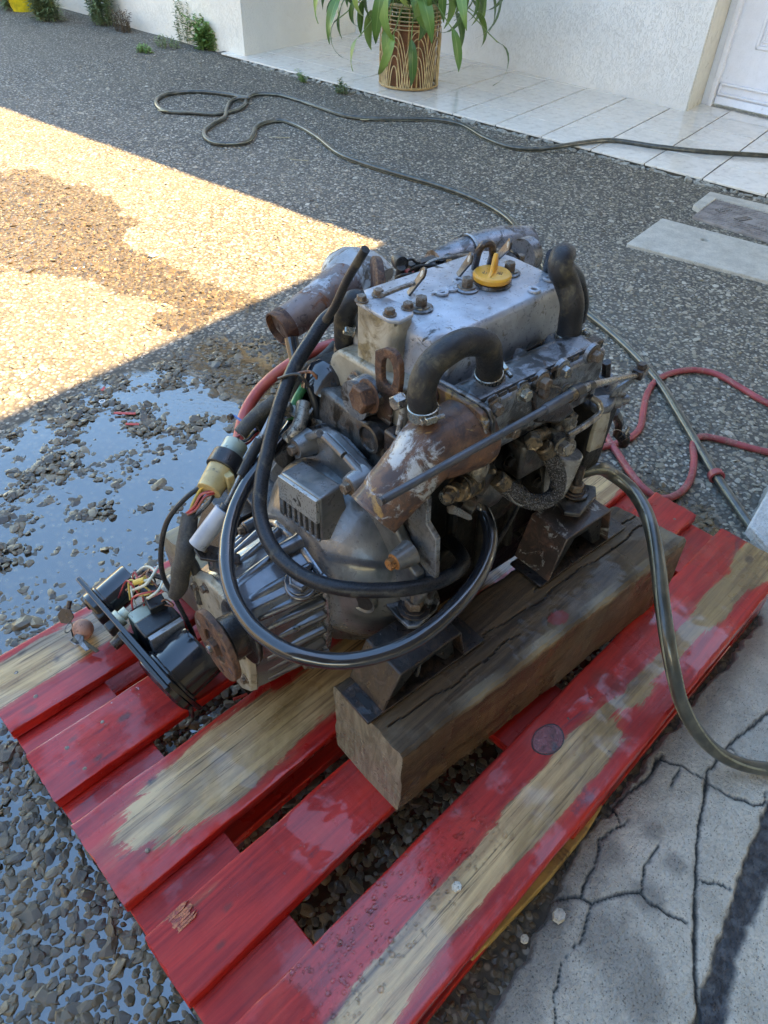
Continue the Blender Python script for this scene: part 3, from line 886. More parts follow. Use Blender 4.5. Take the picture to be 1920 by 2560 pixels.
def plank(name, p00, p10, p11, p01, z0, z1, mat, parent=None, nl=90, nw=18, nh=4, rad_=.003, attrs=None, wob=.0012, seed=0, zw=.0008, top_cut=None):
    """board given by its four plan corners (start/end of side 0, then of side 1); attrs(s, t, side) gives painted wear per vertex"""
    ring = []      # (t across 0..1, h 0..1, top flag)
    W_ = (Vector(p01) - Vector(p00)).length
    e = rad_ / W_
    eh = rad_ / (z1 - z0)
    for k in range(nw + 1): ring.append((e + (1 - 2 * e) * k / nw, 1.0, 1))
    ring.append((1 - e * .3, 1 - eh * .3, 1))
    for k in range(nh + 1): ring.append((1.0, 1 - eh - (1 - 2 * eh) * k / nh, 0))
    ring += [(1 - e, 0, 0), (.5, 0, 0), (e, 0, 0)]
    for k in range(nh + 1): ring.append((0.0, eh + (1 - 2 * eh) * k / nh, 0))
    ring.append((e * .3, 1 - eh * .3, 1))
    nr = len(ring)
    P = [Vector((*p[:2], 0)) for p in (p00, p10, p11, p01)]
    vs_, st = [], []
    for i in range(nl + 1):
        s = i / nl
        for (t_, h_, top) in ring:
            a = P[0].lerp(P[1], s); b = P[3].lerp(P[2], s)
            q = a.lerp(b, t_)
            n = mnoise.noise_vector(Vector((s * 14 + seed * 9, t_ * 2 + h_ * 1.5, seed * 3)))
            n2 = mnoise.noise_vector(Vector((s * 70 + seed, t_ * 9 + h_ * 6, seed * 5)))
            z = z0 + (z1 - z0) * h_
            q = q + Vector((0, n.y * wob * (abs(t_ - .5) > .45) + n2.y * wob * .4 * (abs(t_ - .5) > .45), 0))
            z += (n.z * zw + n2.z * zw * .4) * (h_ > .5)
            if i in (0, nl): q = q + (P[1] - P[0]).normalized() * n2.x * .003
            if top_cut: z = top_cut(s, t_, z)
            vs_.append((q.x, q.y, z)); st.append((s, t_, h_))
    fs_ = []
    for i in range(nl):
        for k in range(nr):
            j = (k + 1) % nr
            fs_.append((i * nr + k, (i + 1) * nr + k, (i + 1) * nr + j, i * nr + j))
    for base, rev in ((0, False), (nl * nr, True)):
        c = len(vs_)
        vs_.append(tuple(sum((Vector(vs_[base + k]) for k in range(nr)), Vector()) / nr)); st.append((float(rev), .5, .5))
        for k in range(nr):
            j = (k + 1) % nr
            fs_.append((base + k, base + j, c) if not rev else (base + j, base + k, c))
    me = bpy.data.meshes.new(name)
    me.from_pydata(vs_, [], fs_)
    for key in ('bare', 'stain', 'pale', 'red'):
        if attrs and key in attrs:
            a = me.attributes.new(key, 'FLOAT', 'POINT')
            a.data.foreach_set('value', np.array([attrs[key](*q) for q in st], dtype=np.float32))
    me.polygons.foreach_set('use_smooth', [True] * len(me.polygons))
    me.set_sharp_from_angle(angle=rad(40))
    me.materials.append(mat)
    o = bpy.data.objects.new(name, me)
    COL.objects.link(o)
    if parent is not None: o.parent = parent
    bm = bmesh.new(); bm.from_mesh(me); bmesh.ops.recalc_face_normals(bm, faces=bm.faces); bm.to_mesh(me); bm.free()
    return o
def blobs(lst, base=0.0):
    """wear as a sum of soft ellipses: (s, t, rs, rt, strength)"""
    def fn(s, t, h):
        v = base
        for (cs, ct, rs, rt, k) in lst:
            d = math.hypot((s - cs) / rs, (t - ct) / rt)
            v = max(v, k * max(0, 1 - max(0, d - .6) / .6)) if k > 0 else v + k * max(0, 1 - max(0, d - .5) / .6)
        if h < .97: v *= .25
        return v
    return fn

pallet = thing('wooden_pallet', 'red painted wooden pallet with worn wet boards under the engine', 'pallet', (0, 0, 0))
PT, PB = .144, .122
BY = [(.660, .807), (.517, .612), (.334, .475), (.193, .288), (0.0, .141)]
# wear in (s along from the near end, t across from the right edge)
WEAR = [
    blobs([(.06, .62, .20, .32, 1.0), (.26, .62, .25, .26, 1.0), (.40, .60, .20, .22, .85), (.72, .5, .3, .3, .5)]),
    blobs([(.5, .5, .02, .02, .1), (.86, .5, .1, .3, .55)]),
    blobs([(.18, .52, .17, .42, 1.1), (.42, .50, .25, .40, 1.0), (.70, .5, .25, .35, .9), (.93, .5, .10, .5, .95)]),
    blobs([(.06, .90, .03, .08, .5), (.60, .5, .2, .2, .15)]),
    blobs([(.02, .30, .22, .24, 1.0), (.22, .38, .20, .20, 1.0), (.40, .38, .16, .22, 1.0), (.52, .40, .12, .25, .9), (.62, .40, .10, .16, .7), (.74, .40, .12, .14, .75), (.85, .38, .12, .20, .85), (.97, .35, .08, .30, .95), (.57, .3, .03, .2, -.5)]),
]
def knots(pts):
    def fn(s, t, h):
        v = 0
        for (cs, ct, rs, rt, k) in pts:
            d = math.hypot((s - cs) / rs, (t - ct) / rt)
            v = max(v, k * (1 - min(1, max(0, d - .6) / .4)))
        return v if h > .9 else 0
    return fn
KNOT = (.60, .62)
KN = [knots([(.09, .52, .006, .05, .8), (.06, .86, .006, .04, .7), (.16, .3, .012, .04, .8), (.03, .12, .012, .05, .6)]),
      knots([(.11, .55, .012, .07, .9), (.05, .75, .005, .05, .7), (.06, .2, .007, .06, .8)]),
      knots([(.09, .85, .007, .04, 1), (.33, .42, .01, .02, .5)]),
      knots([(.035, .93, .01, .05, .9), (.075, .55, .007, .05, .6), (.05, .25, .007, .05, .6), (.30, .6, .005, .03, .7)]),
      knots([(.25, .62, .004, .04, .9), (.965, .45, .012, .06, .9), (.99, .25, .01, .05, .9), (.07, .46, .30, .011, .9), (.60, .72, .022, .22, .45), (.03, .50, .2, .01, .8)])]
for k, (ya, yb) in enumerate(BY):
    x0, x1 = (0.0, 1.203)
    o = plank('deck_board', (x0, ya), (x1, ya), (x1, yb), (x0, yb), PB, PT + random.uniform(-.0008, .0012), M['pallet'], pallet,
              nl=190, nw=34, attrs={'bare': WEAR[k], 'stain': KN[k]}, seed=k + 1, wob=.0018)
for xa, xb in ((.003, .145), (.53, .672), (1.055, 1.197)):
    plank('stretcher_board', (xa, .004), (xb, .004), (xb, .803), (xa, .803), .1, PB - .0006, M['pallet'], pallet, nl=10, nw=30, attrs={'bare': lambda s, t, h: .02, 'stain': lambda s, t, h: 0}, seed=xa * 9 + 3)
    for ya, yb in ((.004, .100), (.355, .455), (.705, .803)):
        MB().box(((xa + xb) / 2, (ya + yb) / 2, .061), (xb - xa - .004, yb - ya, .0776)).build('block', M['pallet'], pallet, bevel=.003)
for ya, yb in ((.004, .100), (.355, .455), (.705, .803)):
    MB().box((.6, (ya + yb) / 2, .011), (1.19, yb - ya, .0216)).build('bottom_board', M['pallet'], pallet, bevel=.002)
setp(MB().prism([Vector((.30, .006, .004)), Vector((.36, .002, .004)), Vector((.46, -.004, .004)), Vector((.56, -.004, .004)), Vector((.61, .002, .004)), Vector((.655, .03, .004)), (.30, .03, .004)], (0, 0, .020)).build('bottom_board', M['raw_wood'], pallet, bevel=.003), 'raw yellow unpainted board edge')
# splintered chip at the near end of the fourth board, broken down to raw wood
cw = MB()
for i in range(7):
    x0, y0 = .004 + .004 * random.random(), .262 + i * .0036
    cw.prism([Vector((x0, y0, PT - .004)), Vector((.050 + .012 * random.random(), y0 + .001, PT + .0012)), Vector((.052 + .01 * random.random(), y0 + .004, PT + .0012)), Vector((x0, y0 + .004, PT - .004))], (0, 0, .0022))
M['splinter'] = grimy('raw_orange_splinter_wood', (.62, .17, .06), [((.35, .05, .03), 60, .5, .1, .5, 0)], .5, 0, .4)
setp(cw.build('splintered_chip', M['splinter'], pallet), 'raw orange splintered chip')
# nails
nl_ = MB()
for (ya, yb) in BY:
    for xc in (.05, .10, .57, .63, 1.10, 1.16):
        for yc in (.25, .72):
            if random.random() < .55:
                x, y = xc + random.uniform(-.012, .012), ya + (yb - ya) * yc + random.uniform(-.01, .01)
                nl_.lathe((x, y, PT - .0006), (random.uniform(-.1, .1), random.uniform(-.1, .1), 1), [(.0034, 0), (.0034, .0010), (.0026, .0014)], 10)
setp(nl_.build('nails', M['bolt_rust'], pallet), kind='stuff')

def tim_attr(kind, which):
    def stain(s, t, h):
        v = 0
        if which == 0 and h > .9:
            # long drying cracks, following the grain
            for (c0, c1, sl, s0, s1, w) in ((.50, .50, .0, .30, .98, .010), (.30, .28, 0, .02, .42, .008), (.62, .66, 0, .55, 1.0, .007)):
                if s0 < s < s1:
                    tc = c0 + (c1 - c0) * s + .02 * math.sin(s * 21) + .012 * math.sin(s * 55)
                    if abs(t - tc) < .009: v = max(v, 1.0)
            v = max(v, .75 * max(0, 1 - math.hypot((s - .96) / .07, (t - .55) / .3)), .5 * max(0, 1 - math.hypot((s - .52) / .035, (t - .45) / .12)))
            v = max(v, .6 * max(0, 1 - math.hypot((s - .25) / .3, (t - .8) / .4)))
        if h < .9: v = max(v, .25 * max(0, 1 - abs(s - .6) / .6) if t < .5 else .3)
        return v
    def pale(s, t, h):
        if s < .001: return .15 if which == 0 else .7
        if which == 1: return .85 if h > .9 else .6
        if h > .9 and t < .13: return .55 * (0.5 + .5 * math.sin(s * 30 + 1)) * (s > .08)
        return .5 * max(0, 1 - math.hypot((s - .97) / .07, (t - .2) / .25)) if h > .9 else 0
    def red(s, t, h):
        if which: return 0
        return .8 if h > .9 and math.hypot((s - .525) / .03, (t - .19) / .09) < 1 else 0
    return {'stain': stain, 'pale': pale, 'red': red}[kind]
TB, TT = .145, .297
def cut0(s, t, z):
    for (c0, c1, s0, s1) in ((.50, .50, .30, .98), (.30, .28, .02, .42), (.62, .66, .55, 1.0)):
        if s0 < s < s1:
            tc = c0 + (c1 - c0) * s + .02 * math.sin(s * 21) + .012 * math.sin(s * 55)
            if abs(t - tc) < .008 and z > TT - .01: z -= .0035
    if z > TT - .01 and (t < .03 or t > .97): z -= .002 + .003 * mnoise.noise(Vector((s * 25, t, 3)))
    return z
beam = plank('timber_beam', (.329, .184), (.944, .128), (.925, .262), (.335, .318), TB, TT, M['timber'], None, nl=200, nw=60, nh=12, rad_=.0035, top_cut=cut0,
             attrs={k: tim_attr(k, 0) for k in ('stain', 'pale', 'red')}, wob=.003, zw=.0016, seed=5)
setp(beam, 'dark stained thick timber beam with a red paint fleck, under the near mounts of the engine', 'timber beam', 'timbers under the engine')
beam2 = plank('timber_beam', (.325, .575), (.93, .53), (.925, .665), (.322, .722), TB, TT, M['timber'], None, nl=70, nw=16, nh=8, rad_=.006,
              attrs={k: tim_attr(k, 1) for k in ('stain', 'pale', 'red')}, wob=.003, seed=8)
setp(beam2, 'pale squared timber beam half hidden behind the gearbox and wiring', 'timber beam', 'timbers under the engine')
# ------------------------------------------------------------------ the marine diesel engine
eng = thing('diesel_engine', 'wet grey diesel engine with ribbed gearbox and yellow filler cap, standing on two timbers', 'engine', EO, EA)
def bolt(p, axis, af=.013, h=.008, wr=.0095, mat='bolt_rust', name='bolt', parent=eng):
    return MB().hexhead(p, axis, af, h, wr).build(name, M[mat], parent, angle=25)
X_, Y_, Z_ = Vector((1, 0, 0)), Vector((0, 1, 0)), Vector((0, 0, 1))

def loft(sections, cap=True):
    """closed rings with the same number of points"""
    mb = MB()
    n = len(sections[0])
    vs_ = [p for s in sections for p in s]
    fs_ = []
    for k in range(len(sections) - 1):
        for i in range(n):
            j = (i + 1) % n
            fs_.append((k * n + i, k * n + j, (k + 1) * n + j, (k + 1) * n + i))
    if cap:
        fs_.append(tuple(range(n))[::-1])
        fs_.append(tuple(range((len(sections) - 1) * n, len(sections) * n)))
    return mb.add(vs_, fs_)
def vw(u, pts):
    return [Vector((u, a, b)) for a, b in pts]

# --- gearbox
GR = [(.115, .325), (.105, .362), (.06, .392), (.01, .402), (-.020, .384), (-.037, .335), (-.037, .275), (-.030, .225), (0, .198), (.08, .198), (.112, .24)]
GF = [(.118, .345), (.105, .392), (.06, .424), (.0, .428), (-.048, .408), (-.058, .36), (-.055, .30), (-.045, .24), (0, .208), (.08, .208), (.116, .26)]
def lerp2(a, b, t): return (a[0] + (b[0] - a[0]) * t, a[1] + (b[1] - a[1]) * t)
def gsec(u, k=1.0):
    t = (u + .05) / .12
    c = (.035, .30)
    return [Vector((u, c[0] + (lerp2(a, b, t)[0] - c[0]) * k, c[1] + (lerp2(a, b, t)[1] - c[1]) * k)) for a, b in zip(GR, GF)]
loft([gsec(-.050, .93), gsec(-.047, .97), gsec(-.02), gsec(.045), gsec(.062, 1.0)]).build('gearbox_case', M['gearbox'], eng, bevel=.010, seg=4)
loft([gsec(.056, 1.06), gsec(.069, 1.06)]).build('gearbox_flange', M['aluminium'], eng, bevel=.004, seg=2)
rp = loft([gsec(-.057, .97), gsec(-.046, 1.0)]).build('rear_plate', M['beige_paint'], eng, bevel=.002)
# ribs cast along the case: two points of the outline joined front to back
def on_outline(pts, k):      # k = index + fraction
    i = int(k) % len(pts)
    return lerp2(pts[i], pts[(i + 1) % len(pts)], k - int(k))
rib_me = 0
for k in (.95, 1.35, 1.75, 2.25, 2.8, 3.6, 4.35, 4.75, 5.2, 5.75, 6.3, 6.8, 7.4):
    u0, u1 = -.034, .056
    a, b = on_outline(GR, k), on_outline(GF, k)
    cdir = Vector((0, (a[0] + b[0]) / 2 - .035, (a[1] + b[1]) / 2 - .30)).normalized()
    # outline normal
    q0, q1 = on_outline(GF, k - .2), on_outline(GF, k + .2)
    tg = Vector((0, q1[0] - q0[0], q1[1] - q0[1])).normalized()
    nr = Vector((0, tg.z, -tg.y))
    if nr.dot(cdir) < 0: nr = -nr
    A = Vector((u0, *lerp2(a, b, .13)))
    Bq = Vector((u1, *lerp2(a, b, .95)))
    hw = .0074
    mb = MB().hexa([A - tg * hw * 1.3 - nr * .008, Bq - tg * hw * 1.3 - nr * .008, Bq + tg * hw * 1.3 - nr * .008, A + tg * hw * 1.3 - nr * .008,
                    A - tg * hw * .55 + nr * .0015 + X_ * .004, Bq - tg * hw * .55 + nr * .0095, Bq + tg * hw * .55 + nr * .0095, A + tg * hw * .55 + nr * .0015 + X_ * .004])
    mb.build('rib', M['gearbox'], eng, bevel=.0042, seg=4)
for (k, af) in ((4.15, 0), (6.9, 0), (8.0, 0), (1.2, 0), (2.9, 0)):
    b = on_outline(GF, k)
    cdir = Vector((0, b[0] - .035, b[1] - .30)).normalized()
    p = Vector((.028, *b)) + cdir * .004
    MB().lathe(p, X_, [(.006, 0), (.0105, .003), (.0115, .03), (.013, .034)], 14).build('bolt_boss', M['gearbox'], eng)
    bolt(p, -X_, .010, .006, .008, 'bolt_rust')
pc = B(750, 1453, w=.418)
MB().lathe(pc - Z_ * .012, (-.12, -.35, 1), [(.021, 0), (.021, .008), (.019, .010)], 20).build('filler_boss', M['gearbox'], eng, bevel=.001)
MB().hexhead(pc, (-.12, -.35, 1), .029, .011, .020, .002).build('oil_filler_plug', M['gearbox'], eng, bevel=.001)
# output flange
FC = B(536, 1617, u=-.098)
fl = MB()
fo = [Vector((FC.x, FC.y + .050 * math.cos(t), FC.z + .050 * math.sin(t))) for t in [2 * math.pi * i / 40 for i in range(40)]]
fi = [Vector((FC.x, FC.y + .024 * math.cos(t), FC.z + .024 * math.sin(t))) for t in [2 * math.pi * i / 40 for i in range(40)]]
def annulus(mb, o_, i_, ext):
    ext = Vector(ext)
    n = len(o_)
    vs_ = o_ + i_ + [p + ext for p in o_] + [p + ext for p in i_]
    fs_ = []
    for k in range(n):
        j = (k + 1) % n
        fs_ += [(k, j, n + j, n + k), (2 * n + j, 2 * n + k, 3 * n + k, 3 * n + j), (j, k, 2 * n + k, 2 * n + j), (n + k, n + j, 3 * n + j, 3 * n + k)]
    return mb.add(vs_, fs_)
annulus(fl, fo, fi, (.009, 0, 0)).build('output_flange', M['rust'], eng, bevel=.0015)
MB().lathe(FC + X_ * .008, X_, [(.036, 0), (.034, .004), (.030, .008), (.030, .045)], 28).build('flange_hub', M['rust_dark'], eng)
MB().lathe(FC + X_ * .0035, X_, [(.024, .0), (.024, .004)], 20).build('hub_recess', M['grey_iron'], eng)
MB().hexhead(FC + X_ * .004, -X_, .024, .008, .016).build('hub_nut', M['rust'], eng)
MB().lathe(FC + X_ * .003, -X_, [(.006, 0), (.006, .012), (.004, .013)], 12).build('shaft_end', M['steel'], eng)
for i in range(6):
    t = i * math.pi / 3 + .3
    MB().lathe(FC + Vector((-.0003, .038 * math.cos(t), .038 * math.sin(t))), X_, [(.0050, 0), (.0050, .0015)], 10).build('bolt_hole', M['gasket_and_hole_dark'] if i % 3 else M['steel'], eng)  # black discs paint the dark inside of open holes
MB().lathe(FC + X_ * .036, X_, [(.047, 0), (.046, .006), (.036, .012)], 28).build('oil_seal_housing', M['grey_iron'], eng, bevel=.002)
for (v_, w_) in ((.095, .345), (.06, .372), (.0, .37), (-.022, .31), (-.02, .25)):
    bolt((-.057, v_, w_), -X_, .010, .006, .008)
# shift lever and its cable end
lv = [B(484, 1372, w=.42), B(497, 1358, w=.42), B(520, 1360, w=.42), B(560, 1372, w=.415), B(600, 1385, w=.41), B(600, 1408, w=.41), B(545, 1402, w=.415), B(500, 1395, w=.42)]
MB().prism(lv, (0, 0, -.005)).build('shift_lever', M['rust_dark'], eng, bevel=.001)
MB().lathe(B(540, 1395, w=.40), Z_, [(.012, -.03), (.012, .008)], 14).build('lever_shaft', M['gearbox'], eng)
for q in ((500, 1372), (513, 1377)):
    MB().lathe(B(*q, w=.4205), Z_, [(.0035, 0), (.003, .003)], 10).build('rivet', M['steel'], eng)
c0, c1 = B(492, 1365, w=.43), B(560, 1275, w=.47)
MB().tube([c0, c1], .0125, 18, smooth=False).build('cable_end_barrel', grimy('grey_plastic_barrel', (.28, .30, .33), [(GRIME, 30, .64, .05, .5, 0)], .4, 0, .1), eng, bevel=.001)
MB().tube([c1, c1.lerp(B(568, 1262, w=.475), .9)], .008, 14, smooth=False).build('barrel_nut', M['plastic_matt'], eng)
MB().tube([B(562, 1268, w=.474), B(600, 1190, w=.50)], .0028, 10, smooth=False).build('cable_rod', M['steel'], eng)
MB().tube([B(600, 1190, w=.50), B(628, 1140, w=.515), B(650, 1100, w=.53)], [.0055, .0075, .007], 12).build('cable_boot', M['rubber_dusty'], eng)
MB().tube([B(650, 1100, w=.53), B(680, 1040, w=.55), B(715, 965, w=.57), B(760, 900, w=.59)], .004, 10).build('gear_cable', M['pipe_paint'], eng)

# --- bell housing
BC = Vector((0, .012, .372))
def at_u(u, pts): return [B(a, b, u=u) for a, b in pts]
hp = at_u(.128, [(738, 1100), (760, 1082), (798, 1076), (826, 1092), (862, 1130), (908, 1178), (925, 1205), (955, 1260), (990, 1330), (1012, 1372), (1010, 1400), (1040, 1440), (1050, 1500), (1010, 1560), (960, 1590), (880, 1600), (800, 1600), (700, 1560), (650, 1450), (640, 1330), (645, 1220), (690, 1150)])
MB().prism(hp, (.016, 0, 0)).build('housing_flange', M['housing'], eng, bevel=.004, seg=3)
def ring(u, r, sy=1.0, sz=1.0, n=48, c=BC):
    return [Vector((u, c.y + r * sy * math.cos(2 * math.pi * i / n), c.z + r * sz * math.sin(2 * math.pi * i / n))) for i in range(n)]
loft([ring(.062, .03), ring(.062, .088), ring(.068, .096), ring(.100, .128), ring(.118, .138), ring(.129, .141)], cap=False).build('bell_housing', M['housing'], eng, angle=50)
# stiffening rim along the top edge
for (a, b) in (((748, 1098), (800, 1084)), ((812, 1090), (860, 1138)), ((866, 1142), (905, 1186))):
    p, q = B(*a, u=.122), B(*b, u=.122)
    MB().tube([p, q], .0055, 10, smooth=False).build('housing_rim', M['housing'], eng)
for (a, b), rr, nm in (((738, 1122), .016, 'bolt_rust'), ((872, 1217), .016, 'bolt_rust'), ((985, 1405), .014, 'bolt_orange')):
    p = B(a, b, u=.104)
    MB().lathe(p, X_, [(rr * .82, 0), (rr * .92, .004), (rr * 1.25, .026)], 20).build('bolt_boss', M['housing'], eng)
    bolt(p + X_ * .001, -X_, .0135, .009, .0105, nm)
# timing hole in the housing
hh = B(905, 1512, u=.082)
MB().lathe(hh, (-.55, -.25, 0), [(.019, -.01), (.017, -.002), (.0135, -.004), (.0135, -.02)], 18, cap=True).build('inspection_hole_rim', M['housing'], eng)
MB().lathe(hh, (-.55, -.25, 0), [(.0133, -.010), (.0133, -.0035)], 18).build('inspection_hole', M['gasket_and_hole_dark'], eng)  # black disc in place of the shaded depth behind the rim
# ventilation box with rating plate and slots
fA, fB, fC, fD = B(694, 1184, u=.060), B(793, 1252, u=.060), B(798, 1356, u=.060), B(701, 1282, u=.060)
kA, kB = B(756, 1150, w=(fA.z + fB.z) / 2 - .012), B(855, 1212, w=(fA.z + fB.z) / 2 + .004)
kC, kD = kB + Vector((.02, 0, -.11)), kA + Vector((.02, 0, -.11))
bxm = .004
MB().hexa([fD + X_ * bxm, fC + X_ * bxm, kC, kD, fA + X_ * bxm, fB + X_ * bxm, kB, kA]).build('ventilation_box', M['housing'], eng, bevel=.0035, seg=3)
def fq(s, t, d=0.0):          # s across (left to right), t down, on the front face
    return fA.lerp(fB, s).lerp(fD.lerp(fC, s), t) - X_ * d
M['slot_dark'] = M['gasket_and_hole_dark']
nt = NT('etched_rating_plate')
gl = nt.voro(360, vec=nt.map(scale=(1, .9, .8)))
lines = nt.math('MULTIPLY', nt.step(gl, .42, .30), nt.step(nt.noise(55, 2, vec=nt.map(scale=(1, 1, 3))), .44, .5))
colp = nt.mix(nt.math('MULTIPLY', lines, .75), (.36, .36, .35), (.06, .055, .05))
colp = nt.mix(nt.step(nt.noise(28, 4), .63, .67), colp, (.03, .025, .02))
M['plate'] = nt.done(colp, .35, .6, nt.bump(lines, .3, .001))
MB().hexa([fq(.02, .56, -.004), fq(.98, .56, -.004), fq(.98, .56, .0012), fq(.02, .56, .0012), fq(.02, .03, -.004), fq(.98, .03, -.004), fq(.98, .03, .0012), fq(.02, .03, .0012)]).build('rating_plate', M['plate'], eng, bevel=.0004)
MB().hexa([fq(.03, 1.0, -.0035), fq(.97, 1.0, -.0035), fq(.97, 1.0, -.0022), fq(.03, 1.0, -.0022), fq(.03, .57, -.0035), fq(.97, .57, -.0035), fq(.97, .57, -.0022), fq(.03, .57, -.0022)]).build('slot_recess', M['gasket_and_hole_dark'], eng)  # black sheet painted as the shade between the grille bars
for i in range(7):
    s0 = .045 + i * .142; s1 = s0 + .066
    if i == 6: s1 = s0 + .05
    MB().hexa([fq(s0 - (.045 if i == 0 else 0), 1.0, -.004), fq(s1, 1.0, -.004), fq(s1, 1.0, .0004), fq(s0 - (.045 if i == 0 else 0), 1.0, .0004),
               fq(s0 - (.045 if i == 0 else 0), .56, -.004), fq(s1, .56, -.004), fq(s1, .56, .0004), fq(s0 - (.045 if i == 0 else 0), .56, .0004)]).build('grille_bar', M['housing'], eng, bevel=.0007)
MB().hexa([fq(0, 1.0, -.004), fq(1, 1.0, -.004), fq(1, 1.0, .0004), fq(0, 1.0, .0004), fq(0, .95, -.004), fq(1, .95, -.004), fq(1, .95, .0004), fq(0, .95, .0004)]).build('grille_bar', M['housing'], eng, bevel=.0007)

# --- engine end plate, block, sump
ep = at_u(.145, [(770, 1068), (800, 1062), (860, 1100), (930, 1180), (1000, 1230), (1050, 1215), (1068, 1250), (1066, 1310), (1090, 1350), (1088, 1440), (1060, 1560), (1000, 1600), (700, 1600), (640, 1400), (640, 1200), (700, 1120)])
MB().prism(ep, (.008, 0, 0)).build('end_plate', M['block_paint'], eng, bevel=.0015)
blk = MB().hexa([(.153, -.085, .30), (.50, -.085, .30), (.50, .11, .30), (.153, .11, .30), (.153, -.062, .545), (.50, -.062, .545), (.50, .11, .545), (.153, .11, .545)])
blk.build('engine_block', M['dark_iron'], eng, bevel=.012, seg=3)
MB().hexa([(.175, -.075, .215), (.48, -.075, .215), (.48, .09, .215), (.175, .09, .215), (.16, -.088, .302), (.495, -.088, .302), (.495, .10, .302), (.16, .10, .302)]).build('sump', M['dark_iron'], eng, bevel=.014, seg=3)
MB().hexa([(.150, -.05, .50), (.20, -.05, .50), (.20, .10, .50), (.150, .10, .50), (.165, -.045, .588), (.20, -.045, .588), (.20, .095, .588), (.165, .095, .588)]).build('block_end', M['grey_iron'], eng, bevel=.006)
# wet ledge on top of the housing
MB().prism([B(812, 1085, w=.505), B(868, 1060, w=.505), B(960, 1100, w=.50), B(1010, 1165, w=.495), B(960, 1200, w=.495), B(905, 1170, w=.50)], (0, 0, -.03)).build('block_ledge', M['aluminium'], eng, bevel=.005, seg=3, rough=.0015)
cp = B(925, 1095, u=.155)
MB().lathe(cp, -X_, [(.0195, -.008), (.0195, .003), (.0165, .004), (.0155, .001), (0.001, .0005)], 24, cap=False).build('core_plug', M['grey_iron'], eng)
# --- cylinder head, end cover, breather box
hd = at_u(.19, [(821, 903), (827, 886), (844, 874), (888, 900), (960, 943), (1010, 975), (1008, 1090), (975, 1087), (894, 1041), (868, 995), (838, 979)])
MB().prism(hd, (.055, 0, 0)).build('end_cover', M['beige_paint'], eng, bevel=.006, seg=3)
MB().prism([p + X_ * .002 for p in at_u(.19, [(846, 1001), (868, 996), (894, 1042), (975, 1089), (974, 1096), (892, 1050)])], (.03, 0, 0)).build('head_gasket', M['slab_white'], eng)
MB().hexa([(.235, -.072, .545), (.50, -.072, .545), (.50, .10, .545), (.235, .10, .545), (.235, -.055, .628), (.50, -.055, .628), (.50, .10, .628), (.235, .10, .628)]).build('cylinder_head', M['grey_iron'], eng, bevel=.008, seg=3)
bp = [B(893, 752, w=.715), B(903, 741, w=.715), B(930, 736, w=.715), B(962, 741, w=.715), B(1003, 757, w=.715), B(1030, 768, w=.715), B(1031, 783, w=.715), B(1000, 800, w=.715), B(972, 797, w=.715)]
MB().prism([p - Z_ * .003 for p in bp], (0, 0, -.087)).build('breather_box', M['beige_paint'], eng, bevel=.004, seg=3)
ctr = sum(bp, Vector()) / len(bp)
MB().prism([ctr + (p - ctr) * 1.05 for p in bp], (0, 0, -.006)).build('breather_lid', M['cover_paint'], eng, bevel=.002, seg=2)
for q in ((904, 752), (974, 786), (1020, 770), (946, 737)):
    bolt(B(*q, w=.7155), Z_, .011, .006, .0085, 'bolt_rust')
MB().tube([B(955, 738, w=.722), B(1000, 720, w=.722), B(1035, 708, w=.722)], .0032, 10).build('breather_pipe', M['steel'], eng)
# big rusty hexagon plug
pp = B(925, 985, u=.165)
MB().lathe(B(925, 985, u=.19), -X_, [(.027, 0), (.026, .016), (.0245, .018), (.0245, .021), (.026, .022), (.026, .026)], 26).build('thermostat_boss', M['block_paint'], eng)
MB().hexhead(B(922, 990, u=.165), (-1, .05, .05), .032, .017, .022, .002).build('hex_plug', M['rust'], eng, bevel=.0012)
for q, nm in (((890, 948), 'bolt_rust'), ((955, 995), 'bolt_rust'), ((955, 1065), 'bolt_rust')):
    bolt(B(*q, u=.186), -X_, .013, .009, .011, nm)
# lifting eye
eo = at_u(.187, [(950, 872), (972, 866), (990, 870), (1003, 884), (1011, 905), (1013, 935), (1011, 960), (1008, 980), (988, 986), (960, 975), (952, 960), (949, 915)])
ei = at_u(.187, [(968, 898), (975, 890), (983, 891), (990, 900), (994, 912), (996, 930), (995, 945), (991, 958), (984, 963), (973, 957), (967, 945), (966, 915)])
annulus(MB(), eo, ei, (-.008, 0, 0)).build('lifting_eye', M['rust'], eng, bevel=.0015)
MB().prism(at_u(.187, [(950, 960), (988, 984), (983, 1030), (978, 1088), (948, 1076), (948, 1000)]), (-.004, 0, 0)).build('eye_bracket', M['bracket'], eng, bevel=.001)
bolt(B(1006, 1000, u=.175), -X_, .017, .012, .010, 'steel', 'banjo_bolt')
MB().tube([B(1006, 1010, u=.173), B(1002, 1050, u=.17), B(995, 1085, u=.165)], .0035, 10).build('fuel_return_pipe', M['pipe_paint'], eng)
MB().box(B(992, 1105, u=.168), (.02, .028, .03)).build('pipe_union', M['rust_dark'], eng, bevel=.003)

